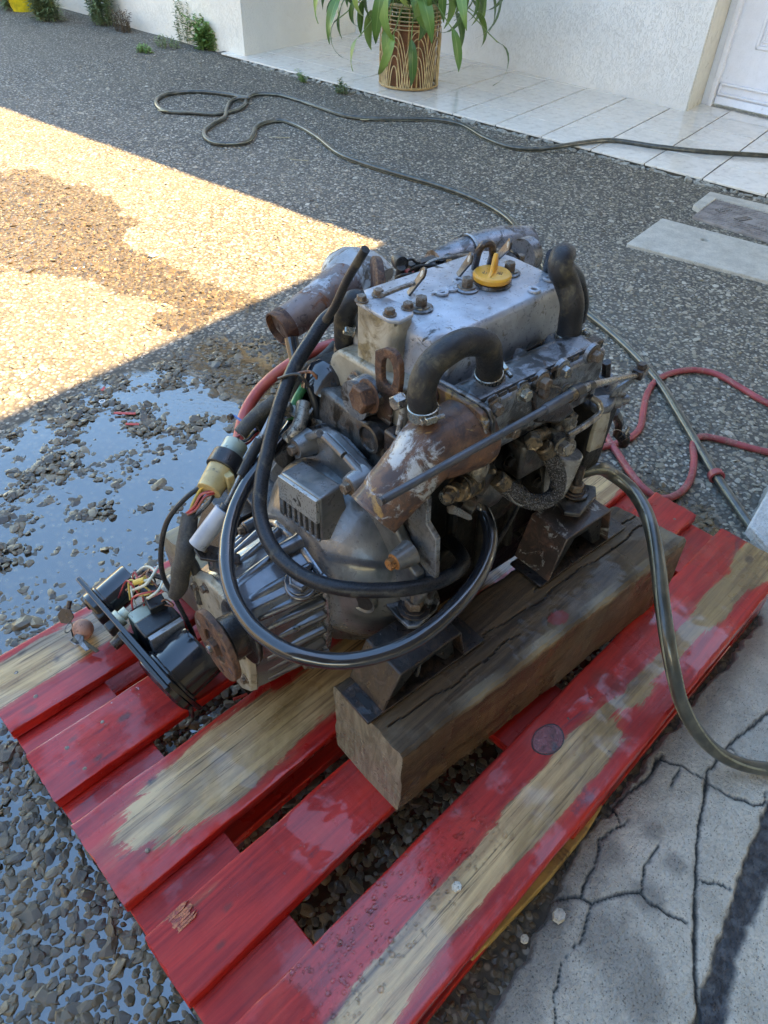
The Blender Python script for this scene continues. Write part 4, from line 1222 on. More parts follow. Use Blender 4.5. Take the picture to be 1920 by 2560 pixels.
# --- valve cover
vt = [B(905, 745, w=.70), B(932, 717, w=.70), B(1000, 700, w=.70), B(1190, 645, w=.70), B(1245, 632, w=.70), B(1330, 650, w=.70), B(1378, 676, w=.70), B(1392, 700, w=.70), B(1368, 735, w=.70), B(1290, 778, w=.70), B(1140, 835, w=.70), B(1075, 845, w=.70), B(1020, 822, w=.70), B(960, 782, w=.70)]
vt = [Vector((.222, .088, .70)), Vector((.235, .104, .70)), Vector((.46, .104, .70)), Vector((.476, .090, .70)), Vector((.483, .06, .70)), Vector((.483, -.022, .70)), Vector((.470, -.046, .70)), Vector((.255, -.056, .70)), Vector((.228, -.046, .70)), Vector((.222, -.02, .70))]
vc_ = Vector((.352, .022, .70))
def vsec(k, z, dv=0.0):
    return [Vector((vc_.x + (p.x - vc_.x) * k, vc_.y + (p.y - vc_.y) * (k + dv), z)) for p in vt]
loft([vsec(1.035, .629), vsec(1.03, .650), vsec(1.0, .685), vsec(.985, .695), vsec(.955, .7005), vsec(.90, .7025)]).build('valve_cover', M['cover_paint'], eng, bevel=.005, seg=3, angle=60)
loft([vsec(1.07, .626), vsec(1.07, .634)]).build('cover_flange', M['grey_iron'], eng, bevel=.002)
# raised pad on the side of the cover
pd_ = [B(1118, 850, v=-.062), B(1210, 795, v=-.062), B(1222, 812, v=-.062), B(1215, 880, v=-.062), B(1118, 900, v=-.062)]
MB().prism([B(1095, 838, w=.694), B(1195, 800, w=.694), B(1216, 812, w=.694), B(1130, 868, w=.694)], (0, .004, -.045)).build('cover_pad', M['cover_paint'], eng, bevel=.004, seg=3)
for q in ((1052, 770), (1167, 722), (1272, 682)):
    p = B(*q, w=.7035)
    MB().lathe(p, Z_, [(.0155, 0), (.0155, .0015), (.0135, .0025)], 24).build('washer', M['block_paint'], eng)
    MB().lathe(p + Z_ * .0025, Z_, [(.0115, 0), (.011, .0018)], 22).build('washer', M['steel'], eng)
    MB().hexhead(p + Z_ * .004, Z_, .0135, .011).build('bolt', M['bolt_rust'], eng)
fcp = B(1228, 706, w=.7035)
MB().lathe(fcp, Z_, [(.027, 0), (.0265, .004)], 32).build('filler_neck', M['block_paint'], eng)
cap_ = MB().lathe(fcp + Z_ * .004, Z_, [(.0225, 0), (.0250, .002), (.0255, .007), (.0235, .0095), (.0205, .0102)], 40).build('filler_cap', M['yellow'], eng)
hx, hy = Vector((.87, .5, 0)), Vector((-.5, .87, 0))
hc = fcp + Z_ * .0135
pr = [hc - hx * .021, hc + hx * .017, hc + hx * .017 + Z_ * .010, hc + hx * .010 + Z_ * .022, hc + hx * .004 + Z_ * .024, hc - hx * .001 + Z_ * .018, hc - hx * .008 + Z_ * .005]
MB().prism([p - hy * .0028 for p in pr], hy * .0056).build('cap_handle', M['yellow'], eng, bevel=.0018, seg=3)
# stamped marks on the cap: an oil can outline left of the handle, three digits right of it
def mark(name, segs, org, sx, sy, r=.00055):
    mb = MB()
    for s in segs:
        mb.tube([org + sx * a + sy * b for a, b in s], r, 6, smooth=False)
    o = mb.build(name, M['ink'], eng)
    return o
org = fcp + Z_ * .0142 + hy * -.0125 + hx * -.004
D8 = [[(0, 0), (1, 0), (1, 1), (0, 1), (0, 0)], [(0, 1), (1, 1), (1, 2), (0, 2), (0, 1)]]
D5 = [[(0, 0), (1, 0), (1, 1), (0, 1), (0, 2), (1, 2)]]
D3 = [[(0, 0), (1, 0), (1, 2), (0, 2)], [(0, 1), (1, 1)]]
for i, dg in enumerate((D3, D8, D5)):
    mark('cap_mark', [[(a + i * 1.45, b) for a, b in s] for s in dg], org - Z_ * .0003 + hx * -.001, hx * .0022, hy * .0030)
mark('cap_mark', [[(0, 0), (1.6, 0), (1.6, 1), (0, 1), (0, 0)], [(1.6, .8), (2.5, 1.4)], [(.3, 1), (.3, 1.5), (1.2, 1.5), (1.2, 1)]], fcp + Z_ * .0139 + hy * .0065 - hx * .010, hx * .0034, hy * .0032)
for q in ((1105, 735), (1130, 724), (1220, 690), (1147, 705), (1335, 728), (1373, 700)):
    p = B(*q, w=.7030)
    annulus(MB(), [p + Vector((.0085 * math.cos(t), .0085 * math.sin(t), 0)) for t in [k * math.pi / 8 for k in range(16)]], [p + Vector((.0042 * math.cos(t), .0042 * math.sin(t), 0)) for t in [k * math.pi / 8 for k in range(16)]], (0, 0, .0035)).build('eyelet', M['cover_paint'], eng, bevel=.0006, seg=1)
MB().prism([B(1076, 738, w=.7032), B(1090, 728, w=.7032), B(1150, 703, w=.7032), B(1162, 712, w=.7032), B(1120, 732, w=.7032)], (0, 0, .0025)).build('cover_tab', M['cover_paint'], eng, bevel=.001)

# --- exhaust manifold / heat exchanger body on the near side
TK = [(-.132, .572), (-.134, .60), (-.132, .640), (-.124, .655), (-.090, .660), (-.070, .645), (-.062, .62), (-.06, .572)]
loft([[Vector((u, a, b)) for a, b in TK] for u in (.232, .45)]).build('exhaust_manifold', M['block_paint'], eng, bevel=.006, seg=3)
MB().hexa([(.236, -.1375, .580), (.452, -.1375, .580), (.452, -.13, .580), (.236, -.13, .580), (.236, -.1375, .652), (.452, -.1375, .652), (.452, -.13, .656), (.236, -.13, .656)]).build('manifold_side_cover', M['block_paint'], eng, bevel=.003, seg=2)
MB().hexa([(.232, -.1285, .6555), (.45, -.1285, .6555), (.45, -.1265, .6575), (.232, -.1265, .6575), (.232, -.1285, .658), (.45, -.1285, .658), (.45, -.1265, .660), (.232, -.1265, .660)]).build('gasket_line', M['gasket_and_hole_dark'], eng)
MB().prism([B(1290, 862, w=.655), B(1310, 868, w=.655), B(1372, 900, w=.655), B(1340, 920, w=.655), B(1270, 925, w=.655)], (0, 0, -.02)).build('manifold_web', M['block_paint'], eng, bevel=.006)
MB().lathe(B(1405, 862, w=.64), Z_, [(.026, -.02), (.024, .004), (.019, .010)], 20).build('coolant_outlet', M['block_paint'], eng, bevel=.003)
MB().lathe(B(1220, 955, w=.648), Z_, [(.026, -.02), (.023, .0), (.0195, .012)], 20).build('coolant_outlet', M['block_paint'], eng, bevel=.003)
for q, nm in (((1233, 1018), 'bolt_rust'), ((1305, 982), 'clamp'), ((1355, 953), 'bolt_rust'), ((1405, 925), 'steel'), ((1482, 886), 'bolt_rust'), ((1275, 1075), 'bolt_rust'), ((1350, 975), 'bolt_rust'), ((1412, 980), 'steel')):
    vv_ = -.138
    p = B(*q, v=vv_)
    MB().lathe(p + Y_ * .004, -Y_, [(.0145, 0), (.0135, .005)], 18).build('bolt_boss', M['block_paint'], eng)
    bolt(p - Y_ * .001, -Y_, .0135, .009, .011, nm)
for k in range(9):
    a = B(1232 + k * 26, 990 - k * 12.6, v=-.1378)
    MB().box(a + Z_ * -.004, (.013, .002, .006)).build('cast_ridge', M['rust_dark'], eng, bevel=.0008)
MB().prism([B(1335, 985, v=-.142), B(1372, 960, v=-.142), B(1390, 965, v=-.142), B(1405, 968, v=-.142), B(1420, 990, v=-.142), B(1440, 1030, v=-.142), B(1400, 1060, v=-.142), B(1340, 1060, v=-.142)], (0, .03, 0)).build('pump_flange', M['rust_dark'], eng, bevel=.004, rough=.001)
# gasket and rusty end flange with the exhaust elbow
ef = [(1068, 950), (1082, 938), (1130, 962), (1200, 1002), (1226, 1022), (1238, 1050), (1236, 1110), (1222, 1158), (1198, 1168), (1140, 1140), (1090, 1100)]
MB().prism(at_u(.232, ef), (-.004, 0, 0)).build('flange_gasket', M['gasket_and_hole_dark'], eng)
ctr2 = sum(at_u(.228, ef), Vector()) / len(ef)
MB().prism([ctr2 + (p - ctr2) * 1.03 for p in at_u(.228, ef)], (-.005, 0, 0)).build('manifold_end', M['block_paint'], eng, bevel=.0015)
MB().prism([ctr2 + (p - ctr2) * .96 - X_ * .0052 for p in at_u(.228, ef)], (-.008, 0, 0)).build('elbow_flange', M['elbow_rust'], eng, bevel=.002, rough=.0006)
for q in ((1083, 985), (1190, 1065), (1182, 1142)):
    bolt(B(*q, u=.214), -X_, .013, .009, .010, 'rust')
e0, e1 = Vector((.225, -.118, .612)), B(934, 1285, v=-.112)
mid = e0.lerp(e1, .35) + Vector((-.010, .003, .016))
dv_ = (e1 - mid).normalized()
el_ = MB().tube([e0 + X_ * .01, e0 - X_ * .008, e0.lerp(mid, .6), mid, mid.lerp(e1, .25), mid.lerp(e1, .5), mid.lerp(e1, .75), e1 - dv_ * .020, e1], [.046, .0445, .041, .0385, .036, .035, .034, .033, .0330], 32, per=6, cap=False).build('exhaust_elbow', M['elbow_pipe'], eng, rough=.0008)
ra_ = el_.data.attributes.new('rusty', 'FLOAT', 'POINT')
ra_.data.foreach_set('value', np.array([max(0, 1 - (v.co - e1).length / .125, 1.15 - (v.co - e0).length / .13) for v in el_.data.vertices], dtype=np.float32))
MB().lathe(e1 - dv_ * .003, dv_, [(.0328, 0), (.0334, .001), (.033, .004), (.0295, .0045), (.0290, -.012)], 32, cap=False).build('elbow_end', M['elbow_rust'], eng, rough=.0009)
MB().lathe(e1 - dv_ * .012, dv_, [(.0292, 0), (.0292, .001)], 24).build('elbow_bore', M['gasket_and_hole_dark'], eng)  # black disc closes the bore where its inner shade would be
MB().lathe(B(1070, 1060, u=.185), (-.25, .1, 1), [(.036, -.022), (.028, -.004), (.021, .008), (.0185, .018)], 24).build('elbow_inlet', M['elbow_rust'], eng, rough=.001)
# --- coolant hoses with clamps
h1 = [B(1221, 948, w=.655), B(1224, 905, w=.683), B(1213, 862, w=.712), B(1165, 856, w=.722), B(1119, 878, w=.722), B(1078, 914, w=.712), B(1056, 965, w=.692), B(1058, 1035, w=.655)]
MB().tube(h1, .0158, 22, per=10).build('coolant_hose', M['rubber_dusty'], eng, rough=.0003)
h2 = [B(1417, 862, w=.640), B(1425, 812, w=.668), B(1430, 755, w=.70), B(1416, 705, w=.722), B(1401, 672, w=.74), B(1404, 645, w=.75), B(1412, 636, w=.742)]
MB().tube(h2, [.0160, .0155, .0158, .0155, .0145], 22, per=10).build('coolant_hose', M['rubber_dusty'], eng, rough=.0003)
MB().tube([B(1418, 660, w=.745), B(1448, 700, w=.70), B(1458, 760, w=.66), B(1450, 800, w=.63)], .008, 14).build('coolant_hose', M['rubber'], eng)
MB().tube([B(1385, 640, w=.73), B(1378, 665, w=.71), B(1376, 690, w=.69)], .011, 14).build('coolant_hose', M['rubber'], eng)
def clamp(p, axis, r, w=.012, slots=True, screw=None, mat='clamp'):
    x, y, a = basis(axis)
    ob = MB().lathe(p - a * w / 2, a, [(r, 0), (r + .0012, .0006), (r + .0012, w - .0006), (r, w)], 30, cap=False).build('hose_clamp', M[mat], eng)
    if slots:
        for i in range(26):
            t = 2 * math.pi * i / 26
            d = x * math.cos(t) + y * math.sin(t)
            tg = a.cross(d)
            c = p + d * (r + .0012)
            if (CAM_C - E2W(c)).dot(EU * d.x + EV * d.y + EW * d.z) < 0: continue
            MB().hexa([c - tg * .0007 - a * .004 - d * .0006, c + tg * .0007 - a * .004 - d * .0006, c + tg * .0007 - a * .004 + d * .0003, c - tg * .0007 - a * .004 + d * .0003,
                       c - tg * .0007 + a * .004 - d * .0006, c + tg * .0007 + a * .004 - d * .0006, c + tg * .0007 + a * .004 + d * .0003, c - tg * .0007 + a * .004 + d * .0003]).build('clamp_slot', M['gasket_and_hole_dark'], ob)  # raised black bars painted as the dark of the cut slots
    if screw:
        d = Vector(screw).normalized()
        tg = a.cross(d).normalized()
        MB().box(Vector(), (.014, .009, .007), None).build('screw_housing', M[mat], ob, bevel=.0015).matrix_local = Matrix.Translation(p + d * (r + .0045)) @ Matrix((tg, a, d)).transposed().to_4x4()
        MB().hexhead(p + d * (r + .0045) + tg * .007, tg, .007, .005).build('screw_head', M['steel'], ob)
        MB().cyl(p + d * (r + .0045) + tg * .007, p + d * (r + .0045) - tg * .016, .0030, n=10).build('screw', M['steel'], ob)
    return ob
d1 = (h1[1] - h1[0]).normalized()
clamp(h1[0] + d1 * .006, d1, .0162, .013, screw=(.8, -.25, .3))
d2 = (h2[1] - h2[0]).normalized()
clamp(h2[0] + d2 * .010, d2, .0163, .013, screw=(.8, -.25, .3))
d3 = (h1[-1] - h1[-2]).normalized()
clamp(h1[-1] - d3 * .004, d3, .0164, .014, False, screw=(-.3, -.9, .1))
# --- engine mounts: slotted base plate, pressed steel hat over a rubber block, stud, nuts
def mount(near, far, side, u0, u1, ub0, ub1, wt, plate, mat='rust_dark', wb=.3005):
    """near/far: v of the two long sides; u0..u1 top, ub0..ub1 foot"""
    root = bpy.data.objects.new('engine_mount', None)
    COL.objects.link(root); root.parent = eng
    p0, p1, q0, q1 = plate
    MB().hexa([(p0, q0, wb - .0015), (p1, q0, wb - .0015), (p1, q1, wb - .0015), (p0, q1, wb - .0015), (p0, q0, wb + .0035), (p1, q0, wb + .0035), (p1, q1, wb + .0035), (p0, q1, wb + .0035)]).build('base_plate', M['rust_dark'], root, bevel=.001, rough=.0004)
    for uu_ in (p0 + .016, p1 - .016):
        pts_ = [Vector((uu_ + .005 * math.cos(t), (q0 + q1) / 2 + (.009 if math.sin(t) > 0 else -.009) + .005 * math.sin(t), wb + .0036)) for t in [k * math.pi / 7 for k in range(14)]]
        MB().prism(pts_, (0, 0, .0005)).build('slot', M['gasket_and_hole_dark'], root)  # black pad painted as the shaded opening in the plate
    t = .004
    # hat section: two sloping flanks and a top, open at the near and far side
    def strip(a, b, nrm_):
        a, b, nn = Vector(a), Vector(b), Vector(nrm_)
        A = [Vector((a[0], v_, a[1])) for v_ in (near, far)]
        Bb = [Vector((b[0], v_, b[1])) for v_ in (near, far)]
        o_ = Vector((nn[0], 0, nn[1])) * t
        return [A[0], Bb[0], Bb[1], A[1], A[0] + o_, Bb[0] + o_, Bb[1] + o_, A[1] + o_]
    h = MB()
    h.hexa(strip((ub0, wb + .003), (u0, wt), (.9, -.3)))
    h.hexa(strip((u0, wt), (u1, wt), (0, -1)))
    h.hexa(strip((u1, wt), (ub1, wb + .003), (-.9, -.3)))
    h.build('bracket', M[mat], root, bevel=.0022, seg=2, rough=.0007)
    # inner saddle of rubber, arched
    arch = [(ub0 + .012, wb + .003), (u0 + .008, wt - .006), (u1 - .008, wt - .006), (ub1 - .012, wb + .003), (ub1 - .030, wb + .003), ((u0 + u1) / 2 + .016, wt - .028), ((u0 + u1) / 2 - .016, wt - .028), (ub0 + .030, wb + .003)]
    s_ = 1 if far > near else -1
    MB().prism([Vector((a, near + s_ * .008, b)) for a, b in arch], (0, (far - near) - s_ * .014, 0)).build('rubber_block', M['plastic_matt'], root, bevel=.003)
    c = Vector(((u0 + u1) / 2, (near + far) / 2, wt))
    return root, c
def stud(root, c, h, wp, lock=True):
    MB().cyl(c, c + Z_ * (wp - c.z), .013, .011, 18).build('rubber_neck', M['rust_dark'], root)
    thr = []
    z = wp
    while z < wp + h:
        thr += [(.0068, z - wp), (.0060, z - wp + .0011)]
        z += .0022
    MB().lathe(Vector((c.x, c.y, wp)), Z_, thr + [(.0055, h + .001)], 18).build('stud', M['rust_dark'], root)
    MB().lathe(Vector((c.x, c.y, wp + .0001)), Z_, [(.0215, 0), (.021, .0022), (.0165, .0026), (.016, .005)], 24).build('washer', M['rust_dark'], root)
    MB().hexhead(Vector((c.x, c.y, wp + .005)), Z_, .022, .012).build('nut', M['bolt_rust'], root, bevel=.0006)
r1, c1_ = mount(-.205, -.135, 1, .066, .172, .038, .186, .362, (.014, .224, -.206, -.148))
sc1 = B(1035, 1515, w=.392); sc1.z = .362
stud(r1, sc1, .042, .388)
foot = [(960, 1503), (985, 1490), (1025, 1478), (1065, 1472), (1100, 1502), (1092, 1522), (1045, 1565), (1020, 1566), (990, 1540)]
MB().prism([B(a, b, w=.386) for a, b in foot], (0, 0, -.006)).build('foot_plate', M['block_paint'], r1, bevel=.0018, seg=3)
up_ = [B(1010, 1395, v=-.112), B(1042, 1380, v=-.112), B(1064, 1400, v=-.112), B(1102, 1500, v=-.112), B(1085, 1505, v=-.112), B(1020, 1490, v=-.112)]
MB().prism(up_, (0, .006, 0)).build('foot_bracket', M['block_paint'], r1, bevel=.0015)
bolt(B(1027, 1402, v=-.120), (-.9, -.4, .1), .0165, .010, .013, 'steel')
bolt(B(1035, 1452, v=-.122), (-.3, -.9, .1), .0165, .010, .013, 'steel')
r2, c2_ = mount(-.188, -.118, 1, .400, .505, .378, .528, .382, (.362, .575, -.188, -.125), 'bracket')
sc2 = B(1440, 1215, w=.42); sc2.z = .382
stud(r2, sc2, .045, .410)
MB().prism([B(a, b, w=.405) for a, b in ((1385, 1235), (1440, 1205), (1490, 1215), (1492, 1240), (1450, 1285), (1410, 1280))], (0, 0, -.008)).build('foot_plate', M['grey_iron'], r2, bevel=.002)
MB().hexa([(.42, -.12, .398), (.50, -.12, .398), (.50, -.075, .398), (.42, -.075, .398), (.42, -.10, .46), (.50, -.10, .46), (.50, -.075, .46), (.42, -.075, .46)]).build('foot_bracket', M['dark_iron'], r2, bevel=.003)
r3, c3_ = mount(.235, .160, 1, .040, .150, .010, .165, .362, (.0, .21, .165, .225))
sc3 = B(612, 1190, w=.395); sc3.z = .362
stud(r3, sc3, .034, .388)
MB().hexa([(.07, .12, .378), (.16, .12, .378), (.15, .215, .378), (.08, .215, .378), (.07, .12, .385), (.16, .12, .385), (.15, .215, .385), (.08, .215, .385)]).build('foot_plate', M['rust_dark'], r3, bevel=.002)
MB().hexa([(.138, .10, .36), (.147, .10, .36), (.147, .20, .378), (.138, .20, .378), (.138, .10, .46), (.147, .10, .46), (.147, .14, .46), (.138, .14, .46)]).build('foot_bracket', M['rust_dark'], r3, bevel=.002)
r4, c4_ = mount(.235, .165, 1, .400, .505, .378, .528, .362, (.362, .575, .165, .225))

# --- near side: pumps, filter, pipes
MB().tube([B(950, 1254, v=-.178), B(1365, 1022, v=-.172)], .0046, 12, smooth=False).build('throttle_cable', M['cable_blue'], eng)
MB().lathe(B(950, 1254, v=-.178), B(950, 1254, v=-.178) - B(1365, 1022, v=-.172), [(.0046, -.004), (.0046, .0008), (.003, .001)], 12).build('cable_end', M['steel'], eng)
MB().tube([B(1362, 1024, v=-.172), B(1430, 985, v=-.168)], [.0062, .0068], 14, smooth=False).build('cable_sleeve', M['cable_blue'], eng, bevel=.0008)
MB().tube([B(1420, 992, v=-.168), B(1440, 980, v=-.167)], .0082, 14, smooth=False).build('cable_collar', M['brass'], eng)
MB().tube([B(1432, 985, v=-.167), B(1452, 975, v=-.166)], .0095, 14, smooth=False).build('cable_collar', M['plastic_matt'], eng, bevel=.001)
MB().tube([B(1450, 975, v=-.166), B(1470, 967, v=-.164)], .0062, 14, smooth=False).build('cable_collar', M['steel'], eng)
MB().tube([B(1466, 970, v=-.164), B(1480, 962, v=-.163)], .0072, 14, smooth=False).build('cable_collar', M['plastic_matt'], eng, bevel=.001)
MB().tube([B(1478, 963, v=-.163), B(1590, 938, v=-.150)], [.0052, .0040, .0036], 12, smooth=False).build('cable_inner_rod', M['steel'], eng)
cl = B(1600, 930, v=-.148)
MB().box(cl, (.024, .016, .014), Matrix.Rotation(.2, 3, 'Z')).build('clevis', M['rust_dark'], eng, bevel=.002)
MB().hexhead(cl + Z_ * .007, Z_, .012, .007).build('clevis_nut', M['rust_dark'], eng)
MB().prism([B(1526, 988, v=-.130), B(1545, 970, v=-.135), B(1590, 940, v=-.140), B(1600, 945, v=-.140), B(1572, 965, v=-.138), B(1548, 990, v=-.132), B(1530, 1000, v=-.130)], (0, .004, 0)).build('throttle_arm', M['block_paint'], eng, bevel=.001)
MB().lathe(B(1598, 938, v=-.14), Y_, [(.012, 0), (.012, .003)], 16).build('arm_eye', M['steel'], eng)
# governor / front timing case
MB().hexa([(.485, -.128, .42), (.535, -.128, .42), (.535, .05, .40), (.485, .05, .40), (.480, -.134, .542), (.535, -.134, .542), (.535, .05, .56), (.480, .05, .56)]).build('timing_case', M['dark_iron'], eng, bevel=.006, seg=3)
MB().prism([B(1475, 990, w=.553), B(1510, 985, w=.553), B(1543, 990, w=.553), B(1540, 1002, w=.553), B(1530, 1016, w=.553), B(1498, 1023, w=.553), B(1480, 1010, w=.553)], (0, 0, -.012)).build('governor_lid', M['block_paint'], eng, bevel=.003)
gp_ = [B(1500, 1020, v=-.135), B(1530, 1014, v=-.135), B(1524, 1050, v=-.135), B(1513, 1095, v=-.135), B(1505, 1118, v=-.135), B(1473, 1132, v=-.135), B(1484, 1085, v=-.135), B(1494, 1050, v=-.135)]
MB().prism(gp_, (0, .012, 0)).build('governor_plate', M['beige_paint'], eng, bevel=.0015)
MB().lathe(B(1533, 1003, v=-.125), (.6, -.5, .15), [(.011, -.02), (.011, .010), (.007, .011), (.007, .022)], 16).build('governor_shaft', M['block_paint'], eng, bevel=.001)
MB().tube([B(1477, 992, v=-.14), B(1498, 1010, v=-.15), B(1500, 1030, v=-.155), B(1470, 1058, v=-.16), B(1432, 1082, v=-.162), B(1418, 1090, v=-.162)], .0045, 12).build('fuel_pipe', M['steel'], eng)
# stud and nut behind the manifold end
MB().lathe(B(1512, 955, v=-.085), Z_, [(.024, -.03), (.022, -.006), (.015, .006), (.012, .012)], 20).build('injector_base', M['block_paint'], eng, bevel=.002, rough=.0008)
MB().cyl(B(1515, 945, v=-.085), B(1517, 905, v=-.085), .0072, n=6).build('injector_stud', M['rust_dark'], eng, bevel=.0006)
bolt(B(1480, 952, v=-.12), (-.3, -.9, .3), .0135, .010, .011)
MB().box(B(1478, 862, w=.64), (.03, .018, .014)).build('lifting_tab', M['rust_dark'], eng, bevel=.002)
# linkage scraps at the far end
MB().tube([B(1535, 1030, v=-.10), B(1548, 1062, v=-.105), B(1540, 1090, v=-.105)], [.009, .007, .005], 10).build('spring_boot', M['rust_dark'], eng, rough=.001)
MB().tube([B(1545, 1085, v=-.105), B(1560, 1100, v=-.11), B(1558, 1112, v=-.11)], [.008, .010, .008], 10).build('spring_boot', M['dark_iron'], eng)
MB().box(B(1562, 1092, v=-.12), (.014, .008, .012), Matrix.Rotation(.5, 3, 'X')).build('cable_nipple', M['plastic_matt'], eng, bevel=.001)
MB().tube([B(1562, 1090, v=-.12), B(1574, 1066, v=-.12)], .0028, 8, smooth=False).build('cable_nipple_pin', M['steel'], eng)
MB().tube([B(1520, 1082, v=-.12), B(1540, 1074, v=-.12), B(1558, 1080, v=-.12)], .0008, 6).build('loose_wire', M['steel'], eng)
MB().tube([B(1540, 980, v=-.13), B(1556, 985, v=-.13), B(1562, 1000, v=-.13), B(1555, 1010, v=-.13)], .005, 10).build('arm_hook', M['block_paint'], eng)
# fuel filter with banjo bolts and pale bowl
fb = B(1412, 1095, v=-.142)
MB().lathe(fb + Vector((0, .01, -.028)), Z_, [(.016, 0), (.020, .012), (.021, .03), (.017, .042), (.012, .050), (.0115, .062)], 20).build('filter_head', M['sensor'], eng, bevel=.002, rough=.0008)
MB().hexhead(B(1425, 1052, v=-.135), (0, -.1, 1), .015, .010, .010).build('bleed_screw', M['sensor'], eng)
MB().cyl(B(1425, 1075, v=-.135), B(1425, 1056, v=-.135), .0085, n=16).build('bleed_neck', M['sensor'], eng)
bolt(B(1407, 1115, v=-.170), (-.25, -.95, .15), .017, .012, .0125, 'sensor', 'banjo_bolt')
MB().lathe(B(1409, 1112, v=-.160), (-.25, -.95, .15), [(.013, -.012), (.013, .010)], 18).build('banjo_ring', M['sensor'], eng, bevel=.001)
bw0, bw1 = B(1418, 1130, v=-.120), B(1382, 1232, v=-.120)
M['bowl'] = grimy('dirty_translucent_grey_bowl', (.30, .30, .30), [((.10, .09, .08), 14, .56, .08, .4, 0)], .25, .1, .1, coat=.4)
MB().tube([bw0, bw0.lerp(bw1, .5), bw1, bw1 + (bw1 - bw0).normalized() * .008], [.024, .0225, .019, .012], 22, smooth=False).build('filter_bowl', M['bowl'], eng, bevel=.002)
MB().box(B(1378, 1095, v=-.135), (.010, .016, .024)).build('filter_bracket', M['beige_paint'], eng, bevel=.001)
MB().hexhead(B(1332, 1095, v=-.150), (-.7, -.7, .1), .020, .014, .010).build('brass_plug', M['brass'], eng, bevel=.001)
MB().tube([B(1335, 1094, v=-.147), B(1362, 1082, v=-.135)], .0085, 14, smooth=False).build('union', M['brass'], eng)
MB().tube([B(1345, 1080, v=-.12), B(1380, 1050, v=-.11), B(1400, 1030, v=-.10)], [.010, .012, .012], 14).build('fuel_inlet', M['rust_dark'], eng, rough=.001)
bhp = [B(1362, 1122, v=-.152), B(1386, 1163, v=-.160), B(1396, 1203, v=-.165), B(1386, 1236, v=-.168), B(1356, 1254, v=-.168), B(1320, 1252, v=-.163), B(1277, 1228, v=-.155), B(1250, 1202, v=-.147)]
bh = NT('grey_braided_hose')
wv = bh.n.new('ShaderNodeTexWave'); wv.wave_type = 'BANDS'; wv.bands_direction = 'DIAGONAL'; wv.inputs['Scale'].default_value = 95; wv.inputs['Distortion'].default_value = 1.2
bh.link(bh.obj, wv.inputs[0])
vr_ = bh.voro(420)
M['braid'] = bh.done(bh.mix(bh.step(vr_, .25, .5), (.20, .20, .21), (.035, .033, .032)), .38, .35, bh.bump(bh.math('ADD', bh.math('MULTIPLY', vr_, -1.0), bh.math('MULTIPLY', wv.outputs[1], .35)), .9, .002))
MB().tube(bhp, .0105, 18, per=10).build('braided_hose', M['braid'], eng)
# crossing strands of the braid as fine raised threads
P_ = catmull(bhp, 10)
strands = MB()
T_ = [(P_[min(i + 1, len(P_) - 1)] - P_[max(i - 1, 0)]).normalized() for i in range(len(P_))]
for sgn in (1, -1):
    for k in range(9):
        x, y, _ = basis(T_[0]); q_ = []
        for i, p in enumerate(P_):
            x = (x - T_[i] * x.dot(T_[i])).normalized(); y = T_[i].cross(x)
            t = 2 * math.pi * k / 9 + sgn * i * .42
            q_.append(p + (x * math.cos(t) + y * math.sin(t)) * .0105)
        strands.tube(q_, .0009, 5, smooth=False)
setp(strands.build('braid_strands', M['braid'], eng), kind='stuff')
for a, b in ((bhp[0], bhp[1]), (bhp[-1], bhp[-2])):
    d = (b - a).normalized()
    MB().lathe(a - d * .008, d, [(.0095, 0), (.0118, .002), (.0118, .018), (.0108, .019)], 18).build('hose_ferrule', M['brass'], eng)
MB().tube([B(1268, 1232, v=-.16), B(1285, 1255, v=-.165), B(1308, 1262, v=-.168), B(1322, 1240, v=-.166), B(1308, 1218, v=-.15), B(1290, 1212, v=-.145)], .0018, 8).build('wire_tie', M['steel'], eng)
# lift pump and drain cock
MB().lathe(B(1190, 1175, v=-.135), (.1, -.3, 1), [(.014, -.012), (.0145, .0), (.013, .012), (.007, .019)], 20).build('pump_dome', M['sensor'], eng)
MB().lathe(B(1212, 1185, v=-.13), (.1, -.3, 1), [(.0125, -.03), (.013, .0), (.011, .012), (.006, .016)], 18).build('pump_dome', M['grey_iron'], eng)
MB().lathe(B(1215, 1230, v=-.125), (-.4, -.9, .1), [(.026, -.02), (.026, 0), (.023, .006), (.010, .010)], 26).build('lift_pump', M['grey_iron'], eng, bevel=.002, rough=.0006)
MB().tube([B(1140, 1230, v=-.145), B(1160, 1215, v=-.138), B(1185, 1205, v=-.128)], [.012, .015, .014], 16).build('pump_neck', M['brass'], eng, rough=.001)
for k_ in range(4):
    a = B(1150, 1222, v=-.141).lerp(B(1182, 1206, v=-.129), k_ / 3)
    MB().lathe(a, B(1182, 1206, v=-.129) - B(1150, 1222, v=-.141), [(.0165, 0), (.0165, .0018)], 18).build('cooling_ring', M['brass'], eng)
bolt(B(1128, 1232, v=-.150), (-.9, -.4, .1), .014, .010, .0105, 'brass', 'banjo_bolt')
MB().cyl(B(1112, 1246, v=-.135), B(1124, 1238, v=-.14), .010, n=18).build('sight_plug', M['steel'], eng, bevel=.001)
MB().prism([B(1120, 1270, v=-.15), B(1130, 1262, v=-.15), B(1150, 1272, v=-.155), B(1180, 1290, v=-.158), B(1182, 1298, v=-.158), B(1172, 1302, v=-.158), B(1140, 1288, v=-.155), B(1122, 1284, v=-.15)], (0, .003, .0)).build('priming_lever', M['steel'], eng, bevel=.0008)
MB().lathe(B(1170, 1262, v=-.14), (.5, -.6, -.3), [(.016, -.01), (.014, .006), (.006, .010)], 18).build('drain_cock', M['grey_iron'], eng, rough=.0008)
MB().tube([B(1163, 1146, v=-.15), B(1160, 1170, v=-.15)], .0035, 8).build('rust_drip', M['rust'], eng)
